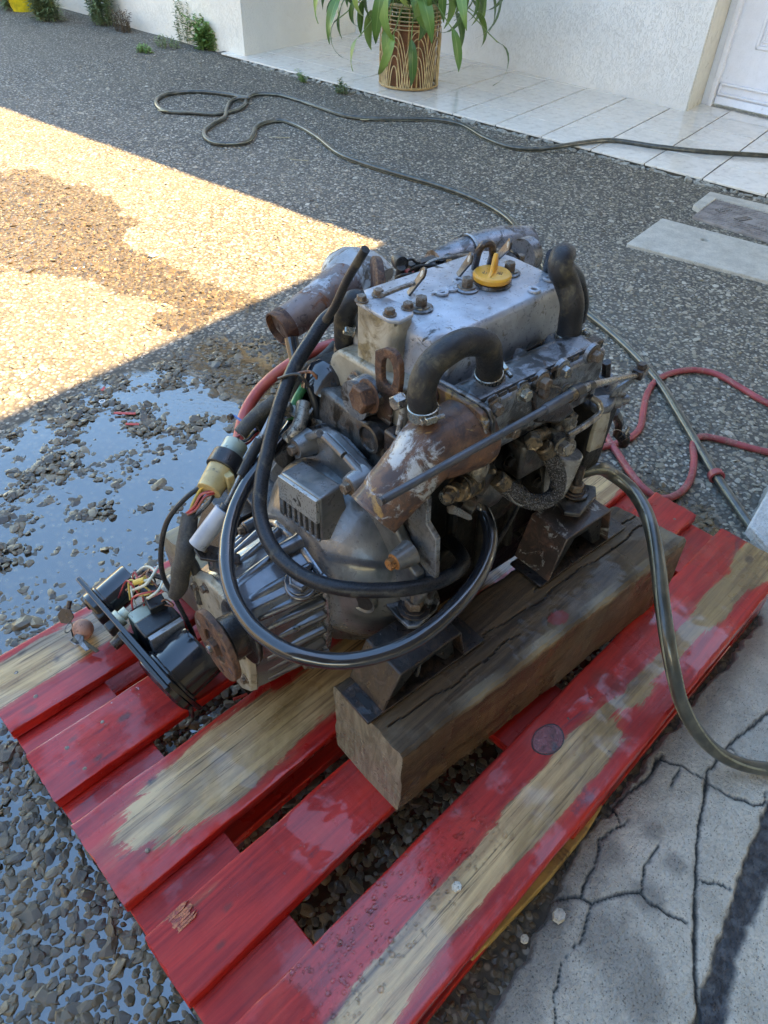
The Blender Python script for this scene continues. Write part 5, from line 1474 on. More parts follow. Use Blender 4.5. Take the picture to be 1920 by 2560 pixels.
for q, r_ in (((1270, 1150), .010), ((1300, 1180), .008), ((1340, 1205), .009)):
    MB().hexhead(B(*q, v=-.105), -Y_, r_ * 1.4, .006, r_).build('bolt', M['dark_iron'], eng)
for k_ in range(5):
    MB().cyl((.19 + k_ * .065, -.094, .31), (.19 + k_ * .065, -.082, .54), .0085, n=10).build('block_rib', M['dark_iron'], eng)
for k_ in range(6):
    bolt((.18 + k_ * .058, -.090, .308), -Y_, .012, .008, .010, 'dark_iron')
MB().lathe((.34, -.09, .43), -Y_, [(.036, -.02), (.036, .012), (.030, .016), (.012, .018)], 28).build('pump_cover', M['dark_iron'], eng, bevel=.002)
MB().lathe((.235, -.09, .36), -Y_, [(.03, -.02), (.03, .010), (.026, .014)], 28).build('oil_filter_base', M['dark_iron'], eng, bevel=.002)
MB().box((.40, -.1, .50), (.10, .035, .06)).build('injection_pump', M['grey_iron'], eng, bevel=.006, rough=.001)
# crankshaft pulley and belt at the far end
MB().lathe((.535, 0, .37), X_, [(.07, 0), (.072, .006), (.062, .014), (.072, .022), (.07, .028), (.03, .03)], 36).build('crank_pulley', M['dark_iron'], eng)
MB().hexhead((.565, 0, .37), X_, .03, .014, .02).build('pulley_nut', M['rust_dark'], eng)

# --- two long black hoses looped round the gearbox
L1 = [((850, 770), .655), ((811, 801), .642), ((781, 846), .625), ((738, 915), .60), ((702, 1005), .57), ((670, 1125), .53), ((654, 1200), .505), ((650, 1285), .48), ((680, 1368), .462), ((742, 1430), .455), ((830, 1466), .455), ((950, 1476), .452), ((1060, 1464), .448), ((1128, 1438), .435), ((1158, 1402), .415), ((1140, 1368), .405), ((1120, 1350), .40)]
MB().tube([B(*p, w=z) for p, z in L1], .0098, 20, per=10).build('black_hose', M['rubber'], eng, rough=.0003)
L2 = [((728, 845), .60), ((742, 915), .57), ((752, 985), .545), ((738, 1050), .53), ((700, 1105), .515), ((655, 1158), .505), ((612, 1220), .49), ((583, 1285), .475), ((568, 1355), .462), ((568, 1430), .452), ((590, 1505), .446), ((640, 1575), .442), ((720, 1628), .438), ((830, 1652), .430), ((930, 1642), .432), ((1040, 1598), .442), ((1140, 1515), .450), ((1205, 1425), .452), ((1226, 1340), .460), ((1205, 1272), .475), ((1165, 1240), .495)]
MB().tube([B(*p, w=z) for p, z in L2], .0098, 20, per=10).build('black_hose', M['rubber_wet'], eng, rough=.0003)
MB().tube([B(1210, 1400, w=.43), B(1150, 1480, w=.41), B(1080, 1560, w=.36), B(1040, 1690, w=.31)], .0035, 10).build('thin_line', M['rubber_wet'], eng)
MB().tube([B(1310, 1235, w=.42), B(1260, 1330, w=.40), B(1150, 1490, w=.36)], .0035, 10).build('thin_line', M['rubber'], eng)
# thin stick-like hose standing up at the rear
MB().tube([B(914, 623, w=.79), B(868, 700, w=.745), B(836, 768, w=.70), B(815, 800, w=.675)], .0052, 12, per=6).build('thin_hose', M['rubber_dusty'], eng)
# elbow hose at the side of the breather box
MB().tube([B(905, 752, w=.70), B(882, 752, w=.698), B(866, 775, w=.685), B(860, 820, w=.655), B(862, 862, w=.625)], .0135, 18, per=8).build('breather_hose', M['rubber_dusty'], eng, rough=.0004)
MB().lathe(B(862, 868, w=.615), Z_, [(.016, -.02), (.0145, .006)], 18).build('hose_spigot', M['sensor'], eng)
bolt(B(885, 828, w=.66), (-.8, .4, .2), .011, .012, .008, 'clamp')
# left rear: exhaust pipe with open end, drum with rusty rim
po = B(690, 826, w=.585)
pa = B(800, 752, w=.605)
pdr = (po - pa).normalized()
MB().tube([po - pdr * .012, po.lerp(pa, .55), pa, B(860, 715, w=.60)], [.0255, .0265, .029, .040], 28, per=6).build('intake_pipe', M['pipe_rust'], eng, rough=.0008)
MB().lathe(po - pdr * .022, pdr, [(.0262, 0), (.0268, .004), (.0265, .020), (.0240, .0205), (.0235, -.02)], 30, cap=False).build('pipe_mouth', M['rust'], eng, rough=.0007)
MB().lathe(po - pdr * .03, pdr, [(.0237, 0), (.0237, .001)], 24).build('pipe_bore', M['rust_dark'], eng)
dc = B(905, 735, w=.585)
MB().tube([B(835, 715, w=.585), B(865, 705, w=.595), B(905, 712, w=.59), B(935, 735, w=.58)], [.038, .054, .056, .050], 30, per=6).build('silencer_drum', M['pipe_paint'], eng, rough=.001)
ax_ = Vector((.85, -.5, -.1))
MB().lathe(B(925, 735, w=.60), ax_, [(.052, 0), (.057, .002), (.057, .012), (.052, .014)], 34).build('drum_rim', M['rust'], eng, rough=.0008)
MB().lathe(B(938, 742, w=.60), ax_, [(.050, 0), (.045, .008), (.02, .012)], 30).build('drum_end', M['grey_iron'], eng)
# intake manifold, air cleaner and levers behind the cover
MB().tube([B(1085, 668, w=.60), B(1180, 636, w=.605), B(1255, 618, w=.605), B(1320, 612, w=.60)], [.028, .034, .036, .032], 28, per=4).build('air_cleaner', M['block_paint'], eng, rough=.0006)
MB().lathe(B(1165, 640, w=.605), B(1320, 612, w=.6) - B(1165, 640, w=.605), [(.0355, 0), (.0365, .003), (.0355, .006)], 30, cap=False).build('cleaner_band', M['pipe_paint'], eng)
MB().lathe(B(1305, 640, w=.625), X_, [(.028, 0), (.028, .02), (.018, .03)], 24).build('cleaner_end', M['block_paint'], eng)
def bar(a, b, wd_, th, mat, name, wz=Z_):
    a, b = Vector(a), Vector(b)
    d = (b - a).normalized(); s = wz.cross(d).normalized(); n_ = d.cross(s)
    return MB().hexa([a - s * wd_ - n_ * th, b - s * wd_ - n_ * th, b + s * wd_ - n_ * th, a + s * wd_ - n_ * th, a - s * wd_ + n_ * th, b - s * wd_ + n_ * th, b + s * wd_ + n_ * th, a + s * wd_ + n_ * th]).build(name, M[mat], eng, bevel=.001)
bar(B(1020, 672, w=.675), B(1088, 650, w=.675), .006, .006, 'plastic_matt', 'fuse_rail')
bar(B(1015, 683, w=.665), B(1180, 640, w=.655), .010, .006, 'dark_iron', 'intake_rail')
bar(B(1035, 718, w=.675), B(1150, 672, w=.67), .005, .005, 'steel', 'injector_pipe')
bar(B(1060, 690, w=.66), B(1130, 668, w=.66), .012, .009, 'dark_iron', 'intake_block')
bar(B(985, 735, w=.655), B(1050, 710, w=.655), .010, .01, 'dark_iron', 'intake_block')
MB().lathe(B(1005, 660, w=.69), (.3, .8, -.1), [(.010, 0), (.011, .01), (.009, .022)], 16).build('rubber_boot', M['rubber'], eng)
MB().tube([B(1003, 668, w=.687), B(998, 695, w=.668), B(994, 715, w=.65)], .0065, 12).build('rubber_boot', M['rubber'], eng)
MB().tube([B(1005, 655, w=.69), B(1030, 648, w=.69), B(1040, 656, w=.685), B(1050, 655, w=.68)], .0022, 8).build('cable_wire', M['wire_black'], eng)
MB().lathe(B(1022, 690, w=.672), Z_, [(.008, 0), (.007, .008)], 12).build('red_terminal_cap', M['wire_red'], eng)
MB().hexhead(B(1024, 703, w=.665), Z_, .018, .009).build('terminal_nut', M['brass'], eng)
for q in ((1128, 662), (1140, 690)):
    MB().hexhead(B(*q, w=.672), (.3, .3, 1), .016, .012).build('union_nut', M['brass'], eng)
for a, b, wz in (((1012, 752), (1060, 686), .70), ((1138, 702), (1178, 648), .70), ((1238, 652), (1276, 612), .70)):
    p, q = B(*a, w=.690), B(*b, w=.735)
    d = (q - p).normalized(); s = Vector((-.6, .5, 0)).cross(d).normalized(); s = (EU * 0 + s)
    n_ = d.cross(s).normalized()
    ol = [p + s * .004, p - s * .004, q - s * .0075]
    for k_ in range(7):
        t = -math.pi / 2 + math.pi * k_ / 6
        ol.append(q + d * (.0085 * math.cos(t)) + s * (.0085 * math.sin(t)))
    ol.append(q + s * .0075)
    lvr = MB().prism(ol, n_ * .003).build('rocker_lever', M['grey_iron'], eng, bevel=.0007)
    MB().lathe(q - n_ * .0006, n_, [(.0042, 0), (.0042, .0042)], 14).build('lever_hole', M['slab'], lvr)
lo = [B(1185, 690, w=.69), B(1190, 655, w=.715), B(1200, 622, w=.74), B(1213, 610, w=.748), B(1228, 612, w=.745), B(1232, 630, w=.735), B(1226, 660, w=.71), B(1218, 690, w=.69)]
MB().tube(lo, .0052, 10, per=6).build('lifting_loop', M['rust_dark'], eng, rough=.0006)
# thin fuel lines and unions behind the cover
for i, (a, b, c_, d_) in enumerate((((1000, 712), (1040, 668), (1100, 664), (1150, 655)), ((1030, 705), (1075, 655), (1150, 640), (1200, 640)), ((980, 722), (1000, 690), (1040, 685), (1090, 690)), ((1120, 690), (1150, 655), (1190, 650), (1235, 655)), ((1250, 640), (1270, 625), (1290, 635), (1300, 655)))):
    MB().tube([B(*a, w=.655), B(*b, w=.69), B(*c_, w=.695), B(*d_, w=.66)], .0024, 8, per=8).build('fuel_line', M['steel' if i % 2 else 'dark_iron'], eng)
    MB().hexhead(B(*a, w=.650), Z_, .013, .010, .008).build('union_nut', M['brass' if i % 2 else 'bolt_rust'], eng)
    MB().hexhead(B(*d_, w=.655), Z_, .012, .010, .008).build('union_nut', M['bolt_rust'], eng)
for k_ in range(4):
    MB().lathe(B(1055 + k_ * 22, 682 - k_ * 9, w=.665), Z_, [(.007, 0), (.007, .010), (.004, .012)], 12).build('injector_cap', M['plastic_matt'], eng)
# left side: starter, alternator bulk, wiring
MB().lathe((.155, .145, .475), X_, [(.030, -.035), (.036, -.03), (.038, .0), (.038, .10), (.034, .11)], 30).build('starter_motor', M['dark_iron'], eng, bevel=.002)
MB().lathe(B(825, 945, w=.58), (.6, .1, .6), [(.030, -.03), (.034, -.01), (.034, .004), (.028, .014), (.015, .018)], 26).build('rubber_cap', M['rubber_wet'], eng, rough=.0008)
MB().hexa([(.16, .09, .38), (.48, .09, .38), (.48, .16, .38), (.16, .16, .38), (.18, .09, .60), (.48, .09, .60), (.48, .15, .60), (.18, .15, .60)]).build('intake_side', M['dark_iron'], eng, bevel=.01)
MB().lathe((.50, .14, .52), X_, [(.045, -.07), (.05, -.06), (.05, .0), (.03, .01)], 28).build('alternator', M['grey_iron'], eng, bevel=.002)
# oil pressure sensor on its tab
sb = B(810, 1085, w=.512)
MB().prism([B(738, 1092, w=.506), B(770, 1070, w=.506), B(835, 1062, w=.506), B(848, 1070, w=.506), B(842, 1085, w=.506), B(770, 1118, w=.506)], (0, 0, -.004)).build('sensor_bracket', M['aluminium'], eng, bevel=.001)
MB().lathe(sb, Z_, [(.010, -.004), (.010, .006)], 16).build('sensor_stem', M['sensor'], eng)
MB().hexhead(sb + Z_ * .006, Z_, .031, .026).build('sensor_hex', M['sensor'], eng, bevel=.001)
for dx, nm, tip in ((-.008, 'plastic_matt', 0), (.008, 'ivory', 1)):
    q = sb + Z_ * .03 + Vector((dx, dx * -.3, 0))
    MB().tube([q, q + Vector((-.001, .004, .024)), q + Vector((-.004, .012, .045))], [.0065, .0055, .004], 12).build('terminal_boot', M[nm], eng)
    MB().tube([q + Vector((-.004, .012, .044)), q + Vector((-.012, .02, .062)), q + Vector((-.02, .03, .06)), q + Vector((-.03, .045, .05))], .0022, 8).build('sensor_wire', M['wire_brown' if tip else 'wire_black'], eng)
MB().tube([B(905, 850, w=.57), B(860, 856, w=.58), B(812, 868, w=.585), B(770, 885, w=.575), B(700, 928, w=.55), B(645, 980, w=.52), B(612, 1035, w=.50), B(598, 1090, w=.485), B(592, 1120, w=.475)], .0088, 16).build('red_battery_cable', M['red_rubber'], eng)
MB().tube([B(840, 860, w=.60), B(815, 890, w=.59), B(775, 925, w=.575), B(745, 965, w=.56), B(735, 1000, w=.545)], [.007, .009, .010, .009], 14).build('wiring_loom', M['tape'], eng, rough=.0008)
MB().tube([B(775, 945, w=.57), B(755, 975, w=.56), B(735, 1015, w=.545), B(728, 1050, w=.535)], .0065, 12).build('green_sleeve', M['wire_green'], eng)
MB().tube([B(720, 1030, w=.55), B(745, 1042, w=.552), B(770, 1035, w=.555), B(790, 1005, w=.56)], .002, 8).build('cable_tie', M['pipe_paint'], eng)
for a, b, c_, nm in (((718, 1100), (745, 1070), (760, 1010), 'sensor'), ((600, 1085), (640, 1040), (690, 1000), 'tape')):
    MB().tube([B(*a, w=.53), B(*b, w=.545), B(*c_, w=.56)], .010, 14).build('loom_sheath', M[nm], eng, rough=.0008)
bolt(B(720, 1030, w=.545), (-.3, .1, 1), .016, .012, .014, 'steel')
MB().prism([B(700, 1130, w=.50), B(745, 1020, w=.535), B(760, 1010, w=.535), B(768, 1040, w=.53), B(735, 1120, w=.50)], (0, 0, -.004)).build('side_bracket', M['block_paint'], eng, bevel=.001)
# multi-pin plug and wires
ca, cb = B(592, 1108, w=.50), B(528, 1218, w=.475)
d_ = (cb - ca).normalized()
MB().tube([ca, ca + d_ * .024], .0170, 20, smooth=False).build('plug', M['pale_green'], eng, bevel=.001)
MB().tube([ca + d_ * .022, ca + d_ * .046], [.0225, .0235], 20, smooth=False).build('plug_collar', M['plastic_matt'], eng, bevel=.0015)
MB().tube([ca + d_ * .044, ca + d_ * .082], [.0195, .0175], 20, smooth=False).build('plug_socket', M['ivory'], eng, bevel=.001)
MB().box(ca + d_ * .062 + Vector((.012, -.014, -.004)), (.012, .016, .034), basis(d_)[0].rotation_difference(d_).to_matrix() if False else None).build('plug_latch', M['ivory'], eng, bevel=.002)
def wires(a, b, cols, spread, bulge, r=.0017, parent=eng, name='wire'):
    a, b = Vector(a), Vector(b)
    x, y, _ = basis(b - a)
    for i, nm in enumerate(cols):
        t = 2 * math.pi * i / len(cols) + random.random()
        o1 = x * math.cos(t) * spread + y * math.sin(t) * spread
        o2 = x * math.cos(t + 1.2) * bulge + y * math.sin(t + 1.2) * bulge
        o3 = x * math.cos(t + 2.0) * spread * .6 + y * math.sin(t + 2.) * spread * .6
        MB().tube([a + o1, a.lerp(b, .3) + o2, a.lerp(b, .7) + o2 * .8, b + o3], r, 8, per=6).build(name, M[nm], parent)
wires(cb - d_ * .002, B(478, 1290, w=.44), ['wire_red', 'wire_yellow', 'wire_yellow', 'wire_black', 'wire_brown', 'wire_white', 'wire_black', 'wire_red', 'wire_brown'], .012, .010, .0021)
wires(ca + d_ * .002, B(648, 1062, w=.515), ['wire_red', 'wire_black', 'wire_red', 'wire_white', 'wire_yellow', 'wire_black', 'wire_brown'], .010, .009, .0020)
MB().tube([B(636, 1065, w=.52), B(668, 1035, w=.53)], [.0125, .0135], 18, smooth=False).build('loom_boot', M['tape'], eng, bevel=.001, rough=.0005)
MB().tube([B(476, 1285, w=.44), B(468, 1340, w=.42), B(462, 1390, w=.40), B(452, 1430, w=.375), B(448, 1465, w=.35), B(436, 1490, w=.33)], [.0105, .0125, .0130, .0125, .013, .009], 16).build('taped_loom', M['tape'], eng, rough=.0012)
MB().tube([B(466, 1385, w=.40), B(488, 1420, w=.37), B(500, 1465, w=.34), B(503, 1505, w=.31)], .0068, 14).build('taped_loom', M['tape'], eng, rough=.0008)
for nm, ex in (('wire_blue', 0), ('wire_red', 6), ('wire_white', 12)):
    MB().tube([B(502 + ex * .3, 1500, w=.31), B(508 + ex, 1520, w=.29), B(520 + ex * .5, 1530, w=.27), B(512, 1550, w=.25)], .0018, 8).build('wire', M[nm], eng)
MB().tube([B(525, 1205, w=.475), B(470, 1240, w=.46), B(420, 1300, w=.43), B(403, 1370, w=.39), B(408, 1440, w=.34), B(440, 1500, w=.29), B(480, 1580, w=.22), B(500, 1640, w=.17)], .0037, 10).build('thin_cable', M['rubber'], eng)
MB().tube([B(640, 1075, w=.52), B(600, 1050, w=.52), B(585, 1040, w=.52), B(578, 1040, w=.52)], .0018, 8).build('loose_wire', M['wire_blue'], eng)
MB().cyl(B(580, 1040, w=.52), B(572, 1045, w=.52), .0045, n=12).build('bullet_terminal', M['brass'], eng)
MB().tube([B(480, 1790, w=.15), B(475, 1755, w=.175), B(490, 1690, w=.20)], .0040, 10).build('thin_cable', M['rubber_wet'], eng)
# ------------------------------------------------------------------ instrument panel lying against the gearbox
PX, PYa, PYb, PZ0, PZ1 = .222, .765, .497, .152, .262
pan = thing('instrument_panel', 'black instrument panel tipped on its edge beside the rusty flange, gauges and wires showing', 'control panel', (PX, .63, .15))
def PP(x, y, z): return Vector((x, y - .63, z - .15))
tilt = Vector((-.32, 0, 1)).normalized()         # up along the panel
pn = Vector((1, 0, .32)).normalized()          # towards the backs of the gauges
def PQ(y, h, out): return Vector((0, y - .63, 0)) + tilt * h + pn * out
MB().hexa([PQ(PYb, 0, -.004), PQ(PYa, 0, -.004), PQ(PYa, 0, .004), PQ(PYb, 0, .004), PQ(PYb, .112, -.004), PQ(PYa, .112, -.004), PQ(PYa, .112, .004), PQ(PYb, .112, .004)]).build('panel_plate', M['plastic_black'], pan, bevel=.0015)
MB().hexa([PQ(PYb - .004, .104, -.010), PQ(PYa - .14, .104, -.010), PQ(PYa - .14, .104, -.004), PQ(PYb - .004, .104, -.004), PQ(PYb - .004, .114, -.010), PQ(PYa - .14, .114, -.010), PQ(PYa - .14, .114, -.004), PQ(PYb - .004, .114, -.004)]).build('panel_rim', M['plastic_matt'], pan, bevel=.001)
def gauge(y, h, r, L, mat='plastic_black'):
    c = PQ(y, h, .004)
    MB().lathe(c, pn, [(r * 1.12, 0), (r * 1.12, .004), (r, .005), (r, L - .004), (r * .96, L), (r * .2, L + .0008)], 32).build('gauge_can', M[mat], pan, bevel=.0008)
    MB().lathe(c - pn * .008, -pn, [(r * 1.15, 0), (r * 1.15, .008), (r * 1.02, .012), (r * .98, .009)], 36).build('gauge_bezel', M['plastic_black'], pan)
    MB().lathe(c - pn * .009, -pn, [(r * .98, 0), (r * .98, .001)], 32).build('gauge_glass', M['plastic_black'], pan)
    return c + pn * L
g1 = gauge(.722, .072, .0285, .058)
g3 = gauge(.545, .050, .046, .062)
for dy, dz in ((-.010, .012), (.012, -.004)):
    p = g1 + Vector((0, dy, dz))
    MB().cyl(p, p + pn * .012, .003, n=10).build('terminal_stud', M['steel'], pan)
    MB().hexhead(p + pn * .006, pn, .009, .004).build('terminal_nut', M['steel'], pan)
# relay boxes between the gauges
MB().box(PQ(.628, .055, .030), (.052, .042, .085)).build('relay_housing', M['pale_green'], pan, bevel=.002)
MB().box(PQ(.606, .070, .036), (.062, .036, .060)).build('relay', M['plastic_matt'], pan, bevel=.004)
MB().box(PQ(.586, .055, .032), (.056, .012, .085)).build('relay_side', M['bowl'], pan, bevel=.001)
MB().box(PQ(.640, .10, .062), (.026, .050, .016), Matrix.Rotation(-.2, 3, 'Z')).build('fuse_holder', M['plastic_matt'], pan, bevel=.002)
ca2 = PQ(.615, .115, .082)
MB().tube([ca2, ca2 + Vector((.022, .004, .012)), ], .0165, 18, smooth=False).build('plug_socket', M['sensor'], pan, bevel=.001)
MB().tube([ca2 + Vector((.020, .004, .011)), ca2 + Vector((.040, .008, .022))], .0135, 18, smooth=False).build('plug', M['ivory'], pan, bevel=.001)
for (y, h, s) in ((.735, .085, .018), (.700, .080, .022), (.668, .078, .018)):
    MB().box(PQ(y, h, -.012), (.016, s, .020), Matrix.Rotation(-.2, 3, 'Y')).build('push_button', M['plastic_matt'], pan, bevel=.0025)
MB().cyl(PQ(.655, .060, -.004), PQ(.655, .060, -.030), .009, n=16).build('key_switch', M['rust_dark'], pan, bevel=.001)
MB().lathe(PQ(.655, .1, .004), pn, [(.014, 0), (.014, .006), (.009, .007), (.009, .018)], 18).build('lamp_holder', M['pale_green'], pan)
random.seed(3)
def loops(n, cols, y0, y1):
    for i in range(n):
        a = PQ(random.uniform(y0, y1), random.uniform(.06, .1), random.uniform(.02, .05))
        b = PQ(random.uniform(y0, y1), random.uniform(.08, .12), random.uniform(.04, .08))
        m1 = a.lerp(b, .35) + Vector((random.uniform(.0, .03), random.uniform(-.02, .02), random.uniform(.008, .03)))
        m2 = a.lerp(b, .7) + Vector((random.uniform(.0, .03), random.uniform(-.02, .02), random.uniform(.005, .025)))
        MB().tube([a, m1, m2, b], random.choice((.0013, .0016)), 8).build('wire', M[cols[i % len(cols)]], pan)
loops(14, ['wire_white', 'wire_red', 'wire_black', 'wire_yellow', 'wire_brown'], .62, .70)
for p_ in ([PQ(.69, .09, .05), PQ(.672, .12, .06), PQ(.65, .128, .075), PQ(.66, .12, .09), PQ(.69, .11, .085), PQ(.70, .10, .06)], [PQ(.66, .07, .05), PQ(.648, .10, .055), PQ(.625, .125, .06), PQ(.62, .13, .075), PQ(.64, .12, .095)], [PQ(.70, .08, .04), PQ(.67, .11, .05), PQ(.645, .13, .07), PQ(.66, .125, .10)]):
    MB().tube(p_, .0022, 10).build('wire', M['wire_white'], pan)
MB().tube([PQ(.672, .118, .058), PQ(.655, .128, .072)], .0045, 10).build('yellow_sleeve', M['wire_yellow'], pan)
e_ = ca2 + Vector((.040, .008, .022))
for i, nm in enumerate(('wire_yellow', 'wire_yellow', 'wire_red', 'wire_brown')):
    MB().tube([e_ + Vector((0, .004 * i - .006, 0)), e_ + Vector((.010, .022 + .004 * i, .018)), e_ + Vector((.028, .022 + .004 * i, .030)), e_ + Vector((.040, .006, .024))], .0018, 8).build('wire', M[nm], pan)
MB().tube([g1 + pn * .01, g1 + Vector((.012, -.012, .010)), g1 + Vector((.03, -.03, .0)), g1 + Vector((.05, -.055, -.01))], .0026, 8).build('wire', M['wire_black'], pan)
MB().tube([g1 + Vector((.002, .002, .006)), g1 + Vector((.018, -.004, .006)), g1 + Vector((.035, -.025, -.005))], .0026, 8).build('wire', M['wire_black'], pan)

# bunch of keys with its float, lying on the first board
kb = G(208, 1578, .16)
key = thing('key_ring', 'keys with a round salmon float and rusty hexagonal tag on the pallet', 'keys', (kb.x, kb.y, .145))
MB().lathe((0, 0, .002), (0, .0, 1), [(.001, 0)] + [(.0175 * math.sin(math.pi * k / 12), .0175 - .0175 * math.cos(math.pi * k / 12)) for k in range(1, 12)] + [(.001, .035)], 24).build('float', grimy('salmon_cork_float', (.50, .24, .17), [((.3, .14, .1), 60, .6, .06, .8, 0)], .7, 0, .5, bscale=200), key)
MB().lathe((-.012, .014, .052), (-.6, -.5, .6), [(.014, 0), (.014, .002)], 6).build('tag', M['rust_dark'], key, bevel=.0004)
MB().cyl((-.008, .016, .055), (.004, .024, .068), .004, n=8).build('lock_barrel', M['rust_dark'], key)
rg = [Vector((-.018 + .008 * math.cos(t), .000 + .004 * math.cos(t), .040 + .008 * math.sin(t))) for t in [k * math.pi / 6 for k in range(13)]]
MB().tube(rg, .0009, 6, smooth=False).build('split_ring', M['steel'], key)
MB().tube([(-.016, -.002, .036), (-.018, -.006, .026), (-.020, -.012, .018)], .0012, 6).build('chain', M['dark_iron'], key)
for ang, ln, m_ in ((-.4, .045, 'brass'), (-1.1, .032, 'steel')):
    d = Vector((math.cos(ang) * .5, -1 + .2 * ang, -.42)).normalized(); s = d.cross(Z_).normalized()
    o_ = Vector((-.018, -.010, .026)); n_ = s.cross(d)
    MB().prism([o_ - s * .009, o_ + s * .009, o_ + s * .009 + d * .012, o_ + s * .004 + d * .016, o_ + s * .004 + d * ln, o_ - s * .002 + d * (ln + .002), o_ - s * .004 + d * .016, o_ - s * .009 + d * .012], n_ * .002).build('key', M[m_], key, bevel=.0004)

# ------------------------------------------------------------------ hoses on the ground
hm = NT('olive_grey_reinforced_hose')
ang_ = hm.noise(30, 4)
M['hose'] = hm.done(hm.mix(hm.step(ang_, .4, .65), (.035, .037, .031), (.085, .083, .066)), .30, 0, hm.bump(hm.noise(90, 4), .15, .002), coat=.4)
M['hose_stripe'] = grimy('pale_stripe_in_hose', (.23, .22, .15), [((.1, .1, .08), 30, .58, .06, .4, 0)], .35, 0, .1)
def hose(name, pts, r, mat, stripe=None, lab=None, cat='hose', group=None):
    P = catmull(pts, 10)
    if stripe:
        root = thing(name, lab, cat, P[0], 0, group)
        MB().tube([p - P[0] for p in P], r, 14, smooth=False).build('hose_body', M[mat], root)
        T = [(P[min(i + 1, len(P) - 1)] - P[max(i - 1, 0)]).normalized() for i in range(len(P))]
        for off in stripe:
            x, y, _ = basis(T[0]); q_ = []
            for i, p in enumerate(P):
                x = (x - T[i] * x.dot(T[i])).normalized(); y = T[i].cross(x)
                t = off + i * .012
                q_.append(p - P[0] + (x * math.cos(t) + y * math.sin(t)) * r * .86)
            MB().tube(q_, r * .21, 6, smooth=False).build('stripe', M['hose_stripe'], root)
        return root
    o = MB().tube(P, r, 14, smooth=False).build(name, M[mat], None, rough=.0006)
    return setp(o, lab, cat, group)
def gz(lst, z=.0135):
    return [G(a, b, c if c is not None else z) for a, b, c in [(q + (None,))[:3] for q in lst]]
HA = [(2080, 400, .042), (1920, 389, .034), (1750, 378, .034), (1640, 366, .034), (1530, 351, .034), (1450, 358, .034), (1400, 366, .03), (1350, 372, .016), (1280, 368), (1215, 345), (1150, 310), (1090, 299), (1000, 297), (930, 296), (870, 290), (800, 268), (740, 248), (690, 236), (640, 236), (618, 246), (612, 262), (590, 276), (540, 285), (470, 281), (415, 278), (392, 262), (396, 245), (425, 234), (490, 229), (560, 235), (606, 243, .022), (620, 246, .026), (600, 245, .022), (580, 252), (567, 272), (560, 295), (530, 312), (512, 328), (515, 345), (540, 358), (580, 360), (615, 355), (632, 338), (640, 318), (665, 306), (700, 301), (740, 312), (790, 340), (850, 385), (920, 412), (1000, 436), (1090, 462), (1170, 490), (1230, 518), (1275, 550), (1305, 590), (1340, 640), (1390, 705), (1450, 768), (1520, 825), (1590, 890), (1650, 960), (1700, 1040), (1745, 1115), (1790, 1190), (1830, 1250), (1880, 1320), (1935, 1385), (2000, 1450)]
hose('garden_hose', gz(HA), .0112, 'hose', (1.2, 4.4), 'long olive grey garden hose snaking and looping over the gravel and across the tiles')
rc = G(1790, 1190, .0135)
hdir = (G(1800, 1206, .0135) - G(1780, 1172, .0135)).normalized()
ringo = MB().lathe(rc - hdir * .010, hdir, [(.0135, 0), (.0185, .001), (.0190, .018), (.0135, .019), (.0130, .009), (.0135, 0)], 28, cap=False).build('rubber_ring', M['red_hose'], None)
setp(ringo, 'small dark red rubber collar slipped over the garden hose', 'collar')
# second hose, from the front of the engine down over the pallet to the concrete
HB = [E2W(B(1440, 1185, u=.51)), E2W(B(1490, 1170, u=.53))] + [G(*q[:2], q[2]) for q in ((1530, 1185, .385), (1575, 1220, .37), (1612, 1275, .36), (1632, 1340, .35), (1645, 1420, .33), (1655, 1510, .30), (1668, 1600, .27), (1685, 1690, .22), (1705, 1760, .16), (1745, 1830, .10), (1800, 1885, .055), (1870, 1915, .035), (1950, 1922, .028), (2060, 1900, .025))]
hose('water_hose', HB, .0112, 'hose', (.4, 2.6, 4.6), 'wet olive hose drooping from the engine front over the timber to the cracked concrete')
# red air hose
RA = [(2030, 1045), (1920, 1008), (1850, 968), (1790, 935), (1740, 925), (1690, 930), (1645, 948), (1618, 985), (1608, 1030), (1600, 1070), (1575, 1095), (1530, 1112), (1490, 1122), (1440, 1160)]
hose('red_hose', gz(RA, .011), .0088, 'red_hose', None, 'dusty red air hose curving behind the engine to its front end, upper strand', group=None)
RB = [(2030, 1145), (1920, 1130), (1850, 1112), (1790, 1096), (1750, 1092), (1733, 1110), (1735, 1150), (1725, 1200), (1700, 1232), (1665, 1246), (1640, 1243), (1610, 1222, .02), (1575, 1180, .02), (1545, 1135), (1520, 1098), (1500, 1060)]
hose('red_hose', gz(RB, .011), .0088, 'red_hose', None, 'dusty red air hose dipping to the pallet corner and crossing over the garden hose')

# ------------------------------------------------------------------ paving slab with a hole, cast inspection cover
s0, s1, s2, s3 = G(1567, 608, .014), G(1655, 545, .014), G(2050, 650, .014), G(2050, 735, .014)
hc_ = G(1762, 599, .014)
ring_o = [s0, s0.lerp(s1, .5), s1, s1.lerp(s2, .33), s1.lerp(s2, .66), s2, s2.lerp(s3, .5), s3, s3.lerp(s0, .25), s3.lerp(s0, .5), s3.lerp(s0, .7), s3.lerp(s0, .85)]
ring_i = []
for p in ring_o:
    d = (p - hc_); d.z = 0; d.normalize()
    ring_i.append(hc_ + d * .016)
slab = annulus(MB(), ring_o, ring_i, (0, 0, -.035)).build('paving_slab', M['slab'], None, bevel=.004, seg=2)
setp(slab, 'pale cast concrete slab with one small round hole, lying flush in the gravel', 'slab')
cov = thing('inspection_cover', 'rusty pink patterned cast cover set in a cement frame beside the terrace', 'cover', G(1850, 560, 0))
cl_ = cov.location.copy()
